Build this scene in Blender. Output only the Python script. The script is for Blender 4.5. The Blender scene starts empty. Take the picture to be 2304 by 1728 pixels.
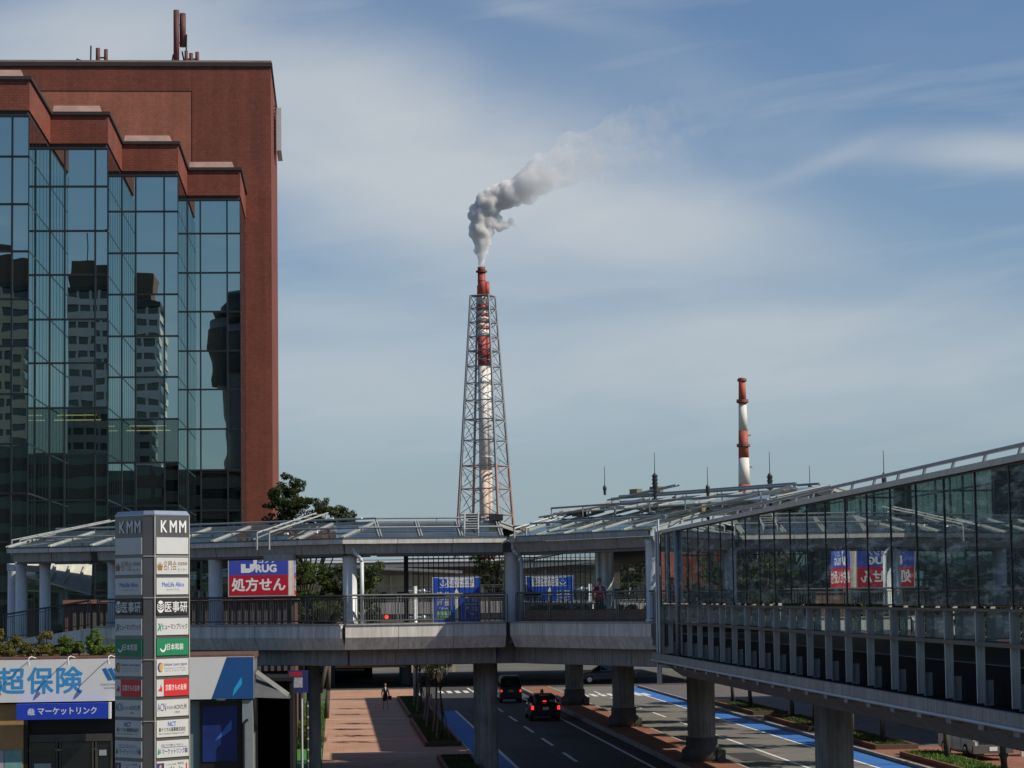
import bpy, bmesh, math, random
import numpy as np
from mathutils import Vector, Matrix

sc = bpy.context.scene
COL = sc.collection
R = math.radians
V = Vector

# ------------------------------------------------------------------ camera
FPX = 5400.0; HEYE = 7.0
cam_d = bpy.data.cameras.new("camera")
cam_d.sensor_width = 36.0; cam_d.lens = FPX / 2304 * 36
cam_d.clip_start = 0.5; cam_d.clip_end = 20000
cam = bpy.data.objects.new("camera", cam_d); COL.objects.link(cam); sc.camera = cam
_a = math.atan(402 / FPX); _p = math.atan(479 / FPX); _r = R(0.8)
_f = V((math.sin(_a) * math.cos(_p), math.cos(_a) * math.cos(_p), math.sin(_p)))
_r0 = V((math.cos(_a), -math.sin(_a), 0)); _u0 = _r0.cross(_f)
CR = _r0 * math.cos(_r) - _u0 * math.sin(_r); CU = _u0 * math.cos(_r) + _r0 * math.sin(_r)
m3 = Matrix((CR, CU, -_f)).transposed()
cam.matrix_world = Matrix.Translation((0, 0, HEYE)) @ m3.to_4x4()

def ray(x, y): return _f + CR * ((x - 1152) / FPX) - CU * ((y - 864) / FPX)
def atY(x, y, Y):            # survey helper: where the sight line through (x, y) meets the plane at depth Y
    d = ray(x, y); return V((0, 0, HEYE)) + d * (Y / d.y)

# ------------------------------------------------------------------ sun, sky, exposure
SUN_EL = R(42)
_sh = _r0 * math.sin(R(72)) - V((_f.x, _f.y, 0)).normalized() * math.cos(R(72))
to_sun = V((_sh.x * math.cos(SUN_EL), _sh.y * math.cos(SUN_EL), math.sin(SUN_EL)))
sun_d = bpy.data.lights.new("sun", 'SUN'); sun_d.energy = 4.2; sun_d.angle = R(0.53); sun_d.color = (1, .92, .79)
sun = bpy.data.objects.new("sun", sun_d); COL.objects.link(sun)
sun.rotation_euler = to_sun.to_track_quat('Z', 'Y').to_euler()
sc.view_settings.view_transform = 'Standard'; sc.view_settings.look = 'None'
sc.view_settings.exposure = 0.12; sc.view_settings.gamma = 1.0
sc.cycles.use_denoising = True
sc.cycles.max_bounces = 10; sc.cycles.transparent_max_bounces = 24; sc.cycles.glossy_bounces = 5; sc.cycles.volume_bounces = 7
sc.cycles.caustics_reflective = False; sc.cycles.caustics_refractive = False

w = bpy.data.worlds.new("World"); sc.world = w; w.use_nodes = True
nt = w.node_tree; N = nt.nodes; L = nt.links
for n in list(N): N.remove(n)
def nd(tree, t, **kw):
    n = tree.nodes.new(t)
    for k, v in kw.items():
        if k == 'i':
            for kk, vv in v.items(): n.inputs[kk].default_value = vv
        else: setattr(n, k, v)
    return n
wo = nd(nt, 'ShaderNodeOutputWorld'); bg = nd(nt, 'ShaderNodeBackground', i={'Strength': 0.069})
sky = nd(nt, 'ShaderNodeTexSky', sky_type='NISHITA', sun_disc=False, sun_elevation=SUN_EL,
         sun_rotation=math.atan2(_sh.x, _sh.y), altitude=0.0, air_density=1.0, dust_density=.35, ozone_density=2.2)
tc = nd(nt, 'ShaderNodeTexCoord'); sep = nd(nt, 'ShaderNodeSeparateXYZ'); L.new(tc.outputs['Generated'], sep.inputs[0])
def wm(op, a, b=None, c=None):
    n = nd(nt, 'ShaderNodeMath', operation=op)
    for i, v in enumerate((a, b, c)):
        if v is None: continue
        if isinstance(v, (int, float)): n.inputs[i].default_value = v
        else: L.new(v, n.inputs[i])
    return n.outputs[0]
az = wm('ARCTAN2', sep.outputs[0], sep.outputs[1])           # bearing from +Y
el = wm('ARCSINE', sep.outputs[2])
cmb = nd(nt, 'ShaderNodeCombineXYZ'); L.new(wm('MULTIPLY', az, 9.0), cmb.inputs[0]); L.new(wm('MULTIPLY', el, 24.0), cmb.inputs[1])
n1 = nd(nt, 'ShaderNodeTexNoise', i={'Scale': 0.9, 'Detail': 9.0, 'Roughness': .52, 'Distortion': .5}); L.new(cmb.outputs[0], n1.inputs['Vector'])
cmb2 = nd(nt, 'ShaderNodeCombineXYZ'); L.new(wm('MULTIPLY', az, 14.0), cmb2.inputs[0]); L.new(wm('MULTIPLY', wm('ADD', el, wm('MULTIPLY', az, -.12)), 90.0), cmb2.inputs[1])
n2 = nd(nt, 'ShaderNodeTexNoise', i={'Scale': .55, 'Detail': 7.0, 'Roughness': .5, 'Distortion': .35}); L.new(cmb2.outputs[0], n2.inputs['Vector'])
def blob(px, py, rx, ry, slope, amp):
    a0 = math.atan(402 / FPX) + (px - 1152) / FPX; e0 = (1343 - py) / FPX
    dx = wm('SUBTRACT', az, a0)
    dy = wm('SUBTRACT', wm('SUBTRACT', el, e0), wm('MULTIPLY', dx, slope))
    q = wm('ADD', wm('POWER', wm('ABSOLUTE', wm('DIVIDE', dx, rx / FPX)), 2.0), wm('POWER', wm('ABSOLUTE', wm('DIVIDE', dy, ry / FPX)), 2.0))
    return wm('MULTIPLY', wm('POWER', 2.718, wm('MULTIPLY', q, -1.0)), amp)
cl = blob(900, 340, 460, 190, -.30, 1.25)
for b in ((1330, 480, 430, 120, -.15, .66), (100, 190, 420, 170, .25, .85), (1650, 830, 1000, 120, .02, .46), (700, 700, 300, 60, -.05, .25), (1750, 740, 500, 40, .0, .25), (2290, 385, 260, 42, -.06, .85), (800, 860, 700, 120, -.05, .30),
          (1880, 380, 130, 22, .35, .18), (1260, 45, 200, 26, -.2, .16), (1560, 190, 300, 90, -.35, .12)):
    cl = wm('ADD', cl, blob(*b))
mod = wm('MAXIMUM', wm('ADD', -.12, wm('MULTIPLY', n1.outputs['Fac'], 2.1)), .12)
cl = wm('MULTIPLY', cl, mod)
st = wm('MULTIPLY', wm('MAXIMUM', wm('SUBTRACT', n2.outputs['Fac'], .52), 0.0), .8)
gn = wm('MULTIPLY', wm('MAXIMUM', wm('SUBTRACT', n1.outputs['Fac'], .50), 0.0), .22)
cl = wm('SUBTRACT', 1.0, wm('POWER', 2.718, wm('MULTIPLY', wm('ADD', cl, wm('ADD', st, gn)), -1.75)))
mix = nd(nt, 'ShaderNodeMixRGB', i={'Color2': (7.2, 7.75, 8.2, 1)})
tint = nd(nt, 'ShaderNodeMixRGB', blend_type='MULTIPLY', i={'Fac': 1.0, 'Color2': (.86, 1.0, 1.18, 1)}); L.new(sky.outputs[0], tint.inputs['Color1'])
hz = nd(nt, 'ShaderNodeMixRGB', i={'Color2': (4.1, 5.25, 6.1, 1)})          # low haze band all round the horizon
L.new(wm('POWER', 2.718, wm('MULTIPLY', wm('MAXIMUM', el, 0.0), -11.0)), hz.inputs['Fac']); L.new(tint.outputs[0], hz.inputs['Color1'])
L.new(cl, mix.inputs['Fac']); L.new(hz.outputs[0], mix.inputs['Color1'])
L.new(mix.outputs[0], bg.inputs['Color']); L.new(bg.outputs[0], wo.inputs['Surface'])

# ------------------------------------------------------------------ materials
MATS = {}
def M(name, col, rough=.6, metal=0.0, var=.12, scale=3.0, bump=0.0, bscale=40.0, spec=.5, stretch=None, emit=None, estr=0.0, col2=None, coat=0.0, drip=0.0):
    if name in MATS: return MATS[name]
    m = bpy.data.materials.new(name); m.use_nodes = True; t = m.node_tree
    b = t.nodes['Principled BSDF']
    b.inputs['Roughness'].default_value = rough; b.inputs['Metallic'].default_value = metal
    b.inputs['Specular IOR Level'].default_value = spec; b.inputs['Coat Weight'].default_value = coat
    tcn = nd(t, 'ShaderNodeTexCoord'); src = tcn.outputs['Object']
    if stretch:
        mp = nd(t, 'ShaderNodeMapping'); mp.inputs['Scale'].default_value = stretch; t.links.new(src, mp.inputs[0]); src = mp.outputs[0]
    if var > 0 or col2:
        nz = nd(t, 'ShaderNodeTexNoise', i={'Scale': scale, 'Detail': 6.0, 'Roughness': .6}); t.links.new(src, nz.inputs['Vector'])
        rp = nd(t, 'ShaderNodeValToRGB'); rp.color_ramp.elements[0].position = .32; rp.color_ramp.elements[1].position = .68
        c2 = col2 if col2 else tuple(min(1, c * (1 + var)) for c in col)
        c1 = col if col2 else tuple(c * (1 - var) for c in col)
        rp.color_ramp.elements[0].color = (*c1, 1); rp.color_ramp.elements[1].color = (*c2, 1)
        t.links.new(nz.outputs['Fac'], rp.inputs[0]); t.links.new(rp.outputs[0], b.inputs['Base Color'])
        if drip > 0:                                   # rain streaks run down the face
            dm = nd(t, 'ShaderNodeMapping'); dm.inputs['Scale'].default_value = (3.2, 3.2, .22); t.links.new(tcn.outputs['Object'], dm.inputs[0])
            dn = nd(t, 'ShaderNodeTexNoise', i={'Scale': 2.2, 'Detail': 7.0, 'Roughness': .7}); t.links.new(dm.outputs[0], dn.inputs['Vector'])
            dr_ = nd(t, 'ShaderNodeValToRGB'); dr_.color_ramp.elements[0].position = .38; dr_.color_ramp.elements[1].position = .60
            dr_.color_ramp.elements[0].color = (1 - drip, 1 - drip * 1.05, 1 - drip * 1.15, 1); dr_.color_ramp.elements[1].color = (1, 1, 1, 1); t.links.new(dn.outputs['Fac'], dr_.inputs[0])
            dx = nd(t, 'ShaderNodeMixRGB', blend_type='MULTIPLY', i={'Fac': 1.0}); t.links.new(rp.outputs[0], dx.inputs['Color1']); t.links.new(dr_.outputs[0], dx.inputs['Color2']); t.links.new(dx.outputs[0], b.inputs['Base Color'])
    else: b.inputs['Base Color'].default_value = (*col, 1)
    if bump > 0:
        nb = nd(t, 'ShaderNodeTexNoise', i={'Scale': bscale, 'Detail': 5.0}); t.links.new(src, nb.inputs['Vector'])
        bp = nd(t, 'ShaderNodeBump', i={'Strength': bump, 'Distance': .02}); t.links.new(nb.outputs['Fac'], bp.inputs['Height']); t.links.new(bp.outputs[0], b.inputs['Normal'])
    if emit: b.inputs['Emission Color'].default_value = (*emit, 1); b.inputs['Emission Strength'].default_value = estr
    MATS[name] = m; return m

def MBRICK(name, c1, c2, mortar, scale, rough=.8, bump=.3, bw=.5, rh=.25, msize=.02, wall=False):
    if name in MATS: return MATS[name]
    m = bpy.data.materials.new(name); m.use_nodes = True; t = m.node_tree; b = t.nodes['Principled BSDF']
    b.inputs['Roughness'].default_value = rough; b.inputs['Specular IOR Level'].default_value = .3
    tcn = nd(t, 'ShaderNodeTexCoord'); src = tcn.outputs['Object']
    if wall:                                           # lay the courses along x+y and z
        s = nd(t, 'ShaderNodeSeparateXYZ'); t.links.new(src, s.inputs[0])
        ad = nd(t, 'ShaderNodeMath', operation='ADD'); t.links.new(s.outputs[0], ad.inputs[0]); t.links.new(s.outputs[1], ad.inputs[1])
        cb = nd(t, 'ShaderNodeCombineXYZ'); t.links.new(ad.outputs[0], cb.inputs[0]); t.links.new(s.outputs[2], cb.inputs[1]); src = cb.outputs[0]
    br = nd(t, 'ShaderNodeTexBrick', i={'Color1': (*c1, 1), 'Color2': (*c2, 1), 'Mortar': (*mortar, 1), 'Scale': scale, 'Mortar Size': msize, 'Brick Width': bw, 'Row Height': rh})
    t.links.new(src, br.inputs['Vector'])
    nz = nd(t, 'ShaderNodeTexNoise', i={'Scale': .35, 'Detail': 8.0, 'Roughness': .65}); t.links.new(tcn.outputs['Object'], nz.inputs['Vector'])
    mx = nd(t, 'ShaderNodeMixRGB', blend_type='MULTIPLY', i={'Fac': .55}); t.links.new(br.outputs['Color'], mx.inputs['Color1'])
    rp = nd(t, 'ShaderNodeValToRGB'); rp.color_ramp.elements[0].color = (.55, .55, .55, 1); rp.color_ramp.elements[1].color = (1.25, 1.22, 1.2, 1)
    rp.color_ramp.elements[0].position = .25; rp.color_ramp.elements[1].position = .75
    t.links.new(nz.outputs['Fac'], rp.inputs[0]); t.links.new(rp.outputs[0], mx.inputs['Color2'])
    ng = nd(t, 'ShaderNodeTexNoise', i={'Scale': 3.5, 'Detail': 4.0, 'Roughness': .7}); t.links.new(tcn.outputs['Object'], ng.inputs['Vector'])
    mg = nd(t, 'ShaderNodeMixRGB', blend_type='OVERLAY', i={'Fac': .35}); t.links.new(mx.outputs[0], mg.inputs['Color1']); t.links.new(ng.outputs['Fac'], mg.inputs['Color2']); 
    if wall:
        sm = nd(t, 'ShaderNodeMapping'); sm.inputs['Scale'].default_value = (1.1, 1.1, .05); t.links.new(tcn.outputs['Object'], sm.inputs[0])
        sn = nd(t, 'ShaderNodeTexNoise', i={'Scale': 1.0, 'Detail': 7.0, 'Roughness': .65}); t.links.new(sm.outputs[0], sn.inputs['Vector'])
        sr2 = nd(t, 'ShaderNodeValToRGB'); sr2.color_ramp.elements[0].position = .35; sr2.color_ramp.elements[1].position = .62; sr2.color_ramp.elements[0].color = (.80, .79, .79, 1); sr2.color_ramp.elements[1].color = (1.05, 1.05, 1.06, 1); t.links.new(sn.outputs['Fac'], sr2.inputs[0])
        mg2 = nd(t, 'ShaderNodeMixRGB', blend_type='MULTIPLY', i={'Fac': 1.0}); t.links.new(mg.outputs[0], mg2.inputs['Color1']); t.links.new(sr2.outputs[0], mg2.inputs['Color2']); mg = mg2
    t.links.new(mg.outputs[0], b.inputs['Base Color'])
    bp = nd(t, 'ShaderNodeBump', i={'Strength': bump, 'Distance': .01}); t.links.new(br.outputs['Fac'], bp.inputs['Height']); bp.invert = True; t.links.new(bp.outputs[0], b.inputs['Normal'])
    MATS[name] = m; return m

def GLASS(name, tint, refl=(1, 1, 1), ior=1.5, base=0.0, wav=0.0, wscale=.6, dirt=0.0, solid=None, rough=0.0, streak=False):
    """clear sheet glass: fresnel mix of a tinted see-through body (or a dark body behind coated glass) and a mirror"""
    if name in MATS: return MATS[name]
    m = bpy.data.materials.new(name); m.use_nodes = True; t = m.node_tree
    for n in list(t.nodes): t.nodes.remove(n)
    o = nd(t, 'ShaderNodeOutputMaterial'); mx = nd(t, 'ShaderNodeMixShader')
    if solid: tr = nd(t, 'ShaderNodeBsdfDiffuse', i={'Color': (*solid, 1)})
    else: tr = nd(t, 'ShaderNodeBsdfTransparent', i={'Color': (*tint, 1)})
    gl = nd(t, 'ShaderNodeBsdfGlossy', i={'Color': (*refl, 1), 'Roughness': rough})
    fr = nd(t, 'ShaderNodeFresnel', i={'IOR': ior})
    ad = nd(t, 'ShaderNodeMath', operation='ADD', use_clamp=True); ad.inputs[1].default_value = base
    t.links.new(fr.outputs[0], ad.inputs[0]); t.links.new(ad.outputs[0], mx.inputs[0])
    gm = nd(t, 'ShaderNodeMixRGB', i={'Color1': (*refl, 1), 'Color2': (.92, .98, .98, 1)}); t.links.new(fr.outputs[0], gm.inputs[0]); t.links.new(gm.outputs[0], gl.inputs['Color'])
    body = tr.outputs[0]
    tcn = nd(t, 'ShaderNodeTexCoord')
    if dirt > 0:
        df = nd(t, 'ShaderNodeBsdfTranslucent' if streak else 'ShaderNodeBsdfDiffuse', i={'Color': (.62, .68, .62, 1) if streak else (.30, .34, .32, 1)}); dm = nd(t, 'ShaderNodeMixShader')
        mpp = nd(t, 'ShaderNodeMapping'); mpp.inputs['Rotation'].default_value = (R(-48), 0, 0); mpp.inputs['Scale'].default_value = (1, .5, 3.2) if streak else (1, 1, 1)
        vb_ = nd(t, 'ShaderNodeVectorMath', operation='ADD'); oi2 = nd(t, 'ShaderNodeObjectInfo'); t.links.new(tcn.outputs['Object'], vb_.inputs[0]); t.links.new(oi2.outputs['Location'], vb_.inputs[1]); t.links.new(vb_.outputs[0], mpp.inputs[0])
        nz = nd(t, 'ShaderNodeTexNoise', i={'Scale': 1.3 if streak else .9, 'Detail': 7.0, 'Roughness': .7}); t.links.new(mpp.outputs[0], nz.inputs['Vector'])
        if streak:
            sr_ = nd(t, 'ShaderNodeMapRange', i={1: .50, 2: .70, 3: .40, 4: 2.6}); t.links.new(nz.outputs['Fac'], sr_.inputs[0]); nzo = sr_.outputs[0]
        else: nzo = nz.outputs['Fac']
        ml = nd(t, 'ShaderNodeMath', operation='MULTIPLY'); ml.inputs[1].default_value = dirt * 2; t.links.new(nzo, ml.inputs[0])
        dfo = df.outputs[0]
        if streak:
            d2_ = nd(t, 'ShaderNodeBsdfDiffuse', i={'Color': (.50, .56, .51, 1)}); as_ = nd(t, 'ShaderNodeAddShader'); t.links.new(dfo, as_.inputs[0]); t.links.new(d2_.outputs[0], as_.inputs[1]); dfo = as_.outputs[0]
        t.links.new(ml.outputs[0], dm.inputs[0]); t.links.new(body, dm.inputs[1]); t.links.new(dfo, dm.inputs[2]); body = dm.outputs[0]
    if wav > 0:
        oi = nd(t, 'ShaderNodeObjectInfo'); va = nd(t, 'ShaderNodeVectorMath', operation='ADD')
        t.links.new(tcn.outputs['Object'], va.inputs[0]); t.links.new(oi.outputs['Location'], va.inputs[1])
        nz2 = nd(t, 'ShaderNodeTexNoise', i={'Scale': wscale, 'Detail': 1.0}); t.links.new(va.outputs[0], nz2.inputs['Vector'])
        bp = nd(t, 'ShaderNodeBump', i={'Strength': wav, 'Distance': .05}); t.links.new(nz2.outputs['Fac'], bp.inputs['Height'])
        t.links.new(bp.outputs[0], gl.inputs['Normal'])
    t.links.new(body, mx.inputs[1]); t.links.new(gl.outputs[0], mx.inputs[2]); t.links.new(mx.outputs[0], o.inputs['Surface'])
    MATS[name] = m; return m

asphalt = M('asphalt', (.055, .055, .055), .85, var=.3, scale=1.2, bump=.4, bscale=60)
concrete_road = M('worn_asphalt', (.16, .152, .13), .85, var=.22, scale=.8, bump=.3, bscale=60)
ground_m = M('ground_earth', (.11, .11, .095), .9, var=.3, scale=.2)
white_paint = M('road_white', (.72, .72, .70), .7, var=.2, scale=3)
blue_paint = M('lane_blue', (.025, .13, .40), .75, scale=.9, col2=(.045, .18, .50), bump=.3, bscale=60)
paving = MBRICK('pink_paving', (.50, .285, .185), (.45, .25, .165), (.34, .21, .15), 1.6, bump=.2)
paving_light = M('pale_paving', (.5, .42, .36), .8, var=.15)
paving_grey = MBRICK('grey_paving', (.17, .15, .14), (.13, .115, .11), (.09, .08, .08), 1.2, bump=.2)
median_red = MBRICK('median_paving', (.34, .15, .09), (.28, .12, .075), (.16, .09, .07), 2.2)
kerb_m = M('kerb_stone', (.33, .32, .29), .8, var=.25, scale=2)
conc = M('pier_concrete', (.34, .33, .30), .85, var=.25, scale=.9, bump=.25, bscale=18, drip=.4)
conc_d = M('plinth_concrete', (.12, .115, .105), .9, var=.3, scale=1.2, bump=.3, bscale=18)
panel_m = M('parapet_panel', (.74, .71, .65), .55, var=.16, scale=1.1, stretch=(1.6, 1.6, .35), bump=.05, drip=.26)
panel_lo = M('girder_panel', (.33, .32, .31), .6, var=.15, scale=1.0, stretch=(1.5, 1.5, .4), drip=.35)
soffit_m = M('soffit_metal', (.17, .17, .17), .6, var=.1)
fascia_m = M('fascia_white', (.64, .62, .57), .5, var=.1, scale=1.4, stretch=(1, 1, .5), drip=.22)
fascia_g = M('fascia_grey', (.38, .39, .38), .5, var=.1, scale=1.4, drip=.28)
steel_g = M('steel_grey', (.30, .32, .33), .45, metal=.35, var=.12)
steel_l = M('steel_pale', (.58, .60, .60), .4, metal=.3, var=.08)
steel_m = M('steel_mid', (.42, .43, .40), .5, metal=.3, var=.15)
steel_d = M('steel_dark', (.045, .05, .055), .45, metal=.4, var=.15)
steel_b = M('steel_bronze', (.10, .095, .085), .45, metal=.5, var=.15)
col_white = M('column_white', (.62, .65, .66), .45, var=.06)
brick_red = MBRICK('red_tile', (.255, .075, .046), (.215, .062, .040), (.13, .05, .036), 1.25, rough=.75, bump=.15, wall=True, bw=.45, rh=.22)
brick_lite = MBRICK('salmon_tile', (.43, .155, .095), (.39, .14, .085), (.28, .11, .08), 1.25, rough=.75, bump=.12, wall=True, bw=.45, rh=.22)
coping = M('coping_dark', (.032, .024, .022), .6, var=.2)
coping_top = M('coping_top', (.30, .19, .155), .8, var=.2, scale=.8)
mull = M('mullion', (.022, .028, .032), .4, metal=.4, var=.1)
mirror_glass = GLASS('mirror_glass', (1, 1, 1), refl=(.56, .70, .66), ior=1.6, base=.60, wav=.035, wscale=.45, solid=(.012, .018, .018))
walk_glass = GLASS('walkway_glass', (.50, .60, .58), refl=(.85, .95, .94), ior=1.55, base=.16, dirt=.22, wav=.012, streak=True)
roof_glass = GLASS('roof_glass', (.40, .52, .54), refl=(.55, .68, .74), ior=1.5, base=.10, dirt=.20)
hall_glass = GLASS('hall_glass', (.40, .50, .48), refl=(.42, .52, .54), ior=1.5, base=.05, dirt=.45)
dark_glass = GLASS('dark_glass', (.2, .25, .25), refl=(.7, .8, .8), ior=1.5, base=.05, solid=(.012, .014, .015))
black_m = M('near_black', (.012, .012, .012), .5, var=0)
tyre_m = M('tyre', (.02, .02, .02), .85, var=.1)
chrome = M('chrome', (.6, .6, .6), .2, metal=1, var=0)
white_m = M('white_plastic', (.78, .78, .76), .45, var=.04)
brown_wall = M('brown_wall', (.13, .062, .045), .7, var=.2)

# ------------------------------------------------------------------ mesh helpers
ORG = {}
def origin(p):
    while p is not None:
        if p.name in ORG: return ORG[p.name]
        p = p.parent
    return V((0, 0, 0))
def thing(name, label, cat, loc=(0, 0, 0), group=None, kind=None):
    o = bpy.data.objects.new(name, None); COL.objects.link(o); o.location = loc; ORG[o.name] = V(loc)
    o.empty_display_size = .3
    tag(o, label, cat, group, kind); return o
def tag(o, label=None, cat=None, group=None, kind=None):
    if label: o['label'] = label
    if cat: o['category'] = cat
    if group: o['group'] = group
    if kind: o['kind'] = kind
    return o
def link(name, me, parent=None, loc=None, rot=None, scale=None, label=None):
    """a copy that shares mesh data; loc is a world position"""
    o = bpy.data.objects.new(name, me); COL.objects.link(o)
    if parent is not None: o.parent = parent
    if loc is not None: o.location = V(loc) - origin(parent)
    if rot is not None: o.rotation_euler = rot
    if scale is not None: o.scale = scale
    if label: o['label'] = label
    return o

class MB:
    def __init__(s): s.v = []; s.f = []; s.m = []; s.mi = 0
    def add(s, vs, fs):
        k = len(s.v); s.v += [tuple(v) for v in vs]; s.f += [tuple(i + k for i in f) for f in fs]; s.m += [s.mi] * len(fs); return s
    def hexa(s, p):                                   # 8 corners: bottom ring, top ring
        return s.add(p, [(0, 3, 2, 1), (4, 5, 6, 7), (0, 1, 5, 4), (1, 2, 6, 5), (2, 3, 7, 6), (3, 0, 4, 7)])
    def box(s, x0, x1, y0, y1, z0, z1):
        return s.hexa([(x0, y0, z0), (x1, y0, z0), (x1, y1, z0), (x0, y1, z0), (x0, y0, z1), (x1, y0, z1), (x1, y1, z1), (x0, y1, z1)])
    def cbox(s, c, sx, sy, sz, rz=0.0):               # c = centre of the base
        ca, sa = math.cos(rz), math.sin(rz); P = []
        for z in (0, sz):
            for a, b in ((-1, -1), (1, -1), (1, 1), (-1, 1)):
                x, y = a * sx / 2, b * sy / 2; P.append((c[0] + x * ca - y * sa, c[1] + x * sa + y * ca, c[2] + z))
        return s.hexa(P)
    def prism(s, poly, z0, z1):
        n = len(poly)
        vs = [(p[0], p[1], z0) for p in poly] + [(p[0], p[1], z1) for p in poly]
        return s.add(vs, [tuple(range(n - 1, -1, -1)), tuple(range(n, 2 * n))] + [(i, (i + 1) % n, n + (i + 1) % n, n + i) for i in range(n)])
    def slab(s, pts, t):                              # planar polygon with thickness t along its normal
        p = [V(q) for q in pts]; nrm = (p[1] - p[0]).cross(p[2] - p[0]).normalized(); n = len(p)
        vs = [q - nrm * t / 2 for q in p] + [q + nrm * t / 2 for q in p]
        return s.add(vs, [tuple(range(n - 1, -1, -1)), tuple(range(n, 2 * n))] + [(i, (i + 1) % n, n + (i + 1) % n, n + i) for i in range(n)])
    def tube(s, a, b, r, n=8, r2=None):
        a = V(a); b = V(b); d = (b - a).normalized(); r2 = r if r2 is None else r2
        u = d.orthogonal().normalized(); w_ = d.cross(u); vs = []
        for c, rr in ((a, r), (b, r2)):
            for i in range(n): t = 2 * math.pi * i / n; vs.append(c + u * math.cos(t) * rr + w_ * math.sin(t) * rr)
        return s.add(vs, [(i, (i + 1) % n, n + (i + 1) % n, n + i) for i in range(n)] + [tuple(range(n - 1, -1, -1)), tuple(range(n, 2 * n))])
    def bar(s, a, b, w_, h, up=(0, 0, 1)):            # rectangular bar
        a = V(a); b = V(b); d = (b - a).normalized(); side = d.cross(V(up))
        if side.length < 1e-4: side = V((1, 0, 0))
        side.normalize(); u = side.cross(d); P = []
        for c in (a, b): P.append([c + side * (i * w_ / 2) + u * (j * h / 2) for i, j in ((-1, -1), (1, -1), (1, 1), (-1, 1))])
        return s.hexa(P[0] + P[1])
    def lathe(s, prof, c=(0, 0, 0), n=20):
        vs = []; fs = []
        for r, z in prof:
            for i in range(n): t = 2 * math.pi * i / n; vs.append((c[0] + r * math.cos(t), c[1] + r * math.sin(t), c[2] + z))
        for k in range(len(prof) - 1):
            for i in range(n): fs.append((k * n + i, k * n + (i + 1) % n, (k + 1) * n + (i + 1) % n, (k + 1) * n + i))
        fs.append(tuple(range(n - 1, -1, -1))); q = (len(prof) - 1) * n; fs.append(tuple(range(q, q + n)))
        return s.add(vs, fs)
    def ring(s, c, r, t, h, n=20):
        return s.lathe([(r, 0), (r + t, 0), (r + t, h), (r, h), (r, 0)], c, n)
    def path(s, pts, r, n=6):
        for a, b in zip(pts[:-1], pts[1:]): s.tube(a, b, r, n)
        return s
    def ball(s, c, r, sub=1, sc_=(1, 1, 1)):
        bm = bmesh.new(); bmesh.ops.create_icosphere(bm, subdivisions=sub, radius=r)
        bm.verts.index_update()
        s.add([(c[0] + v.co.x * sc_[0], c[1] + v.co.y * sc_[1], c[2] + v.co.z * sc_[2]) for v in bm.verts], [tuple(v.index for v in f.verts) for f in bm.faces]); bm.free(); return s
    def mesh(s, name, mat, off=V((0, 0, 0)), smooth=False, recalc=True):
        me = bpy.data.meshes.new(name)
        me.from_pydata([(v[0] - off[0], v[1] - off[1], v[2] - off[2]) for v in s.v], [], s.f)
        for mm in (mat if isinstance(mat, (list, tuple)) else [mat]): me.materials.append(mm)
        if any(s.m): me.polygons.foreach_set('material_index', s.m)
        if recalc:
            bm = bmesh.new(); bm.from_mesh(me); bmesh.ops.recalc_face_normals(bm, faces=bm.faces); bm.to_mesh(me); bm.free()
        if smooth: me.polygons.foreach_set('use_smooth', [len(f) <= 4 for f in s.f])
        me.update(); return me
    def build(s, name, mat, parent=None, smooth=False, label=None, kind=None, recalc=True):
        o = bpy.data.objects.new(name, s.mesh(name, mat, origin(parent), smooth, recalc)); COL.objects.link(o)
        if parent is not None: o.parent = parent
        if label: o['label'] = label
        if kind: o['kind'] = kind
        return o

def structure(name, mb, mat): return tag(mb.build(name, mat), kind='structure')

def text(name, s, mat, parent, org, ux, wid, hei, lift=.012, bold=0.0, depth=.006, keep=False):
    """lettering as real thin letters; org = lower left corner, ux = direction of reading"""
    cu = bpy.data.curves.new('letters', 'FONT'); cu.body = s; cu.size = 1; cu.resolution_u = 3
    ob = bpy.data.objects.new('letters', cu); COL.objects.link(ob); bpy.context.view_layer.update()
    tm = ob.to_mesh(); vs = [v.co.copy() for v in tm.vertices]; fs = [tuple(p.vertices) for p in tm.polygons]
    ob.to_mesh_clear(); bpy.data.objects.remove(ob); bpy.data.curves.remove(cu)
    x0 = min(v.x for v in vs); x1 = max(v.x for v in vs); y0 = min(v.y for v in vs); y1 = max(v.y for v in vs)
    sx = wid / max(x1 - x0, 1e-6); sy = hei / max(y1 - y0, 1e-6)
    if keep: sx = sy = min(sx, sy)
    ux = V(ux).normalized(); nrm = ux.cross(V((0, 0, 1))); o = V(org)
    P = [o + ux * ((v.x - x0) * sx) + V((0, 0, (v.y - y0) * sy)) + nrm * lift for v in vs]
    b = MB(); b.add(P, fs)
    if bold > 0:                                       # heavier strokes: shifted copies a hair apart in depth
        d = bold * sy
        for q, (i, j) in enumerate(((-1, 0), (1, 0), (0, -1), (0, 1), (-.7, .7), (.7, .7), (-.7, -.7), (.7, -.7))):
            b.add([p + ux * (i * d) + V((0, 0, j * d)) - nrm * (.0002 * (q + 1)) for p in P], fs)
    return b.build(name, mat, parent, recalc=False)

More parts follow.
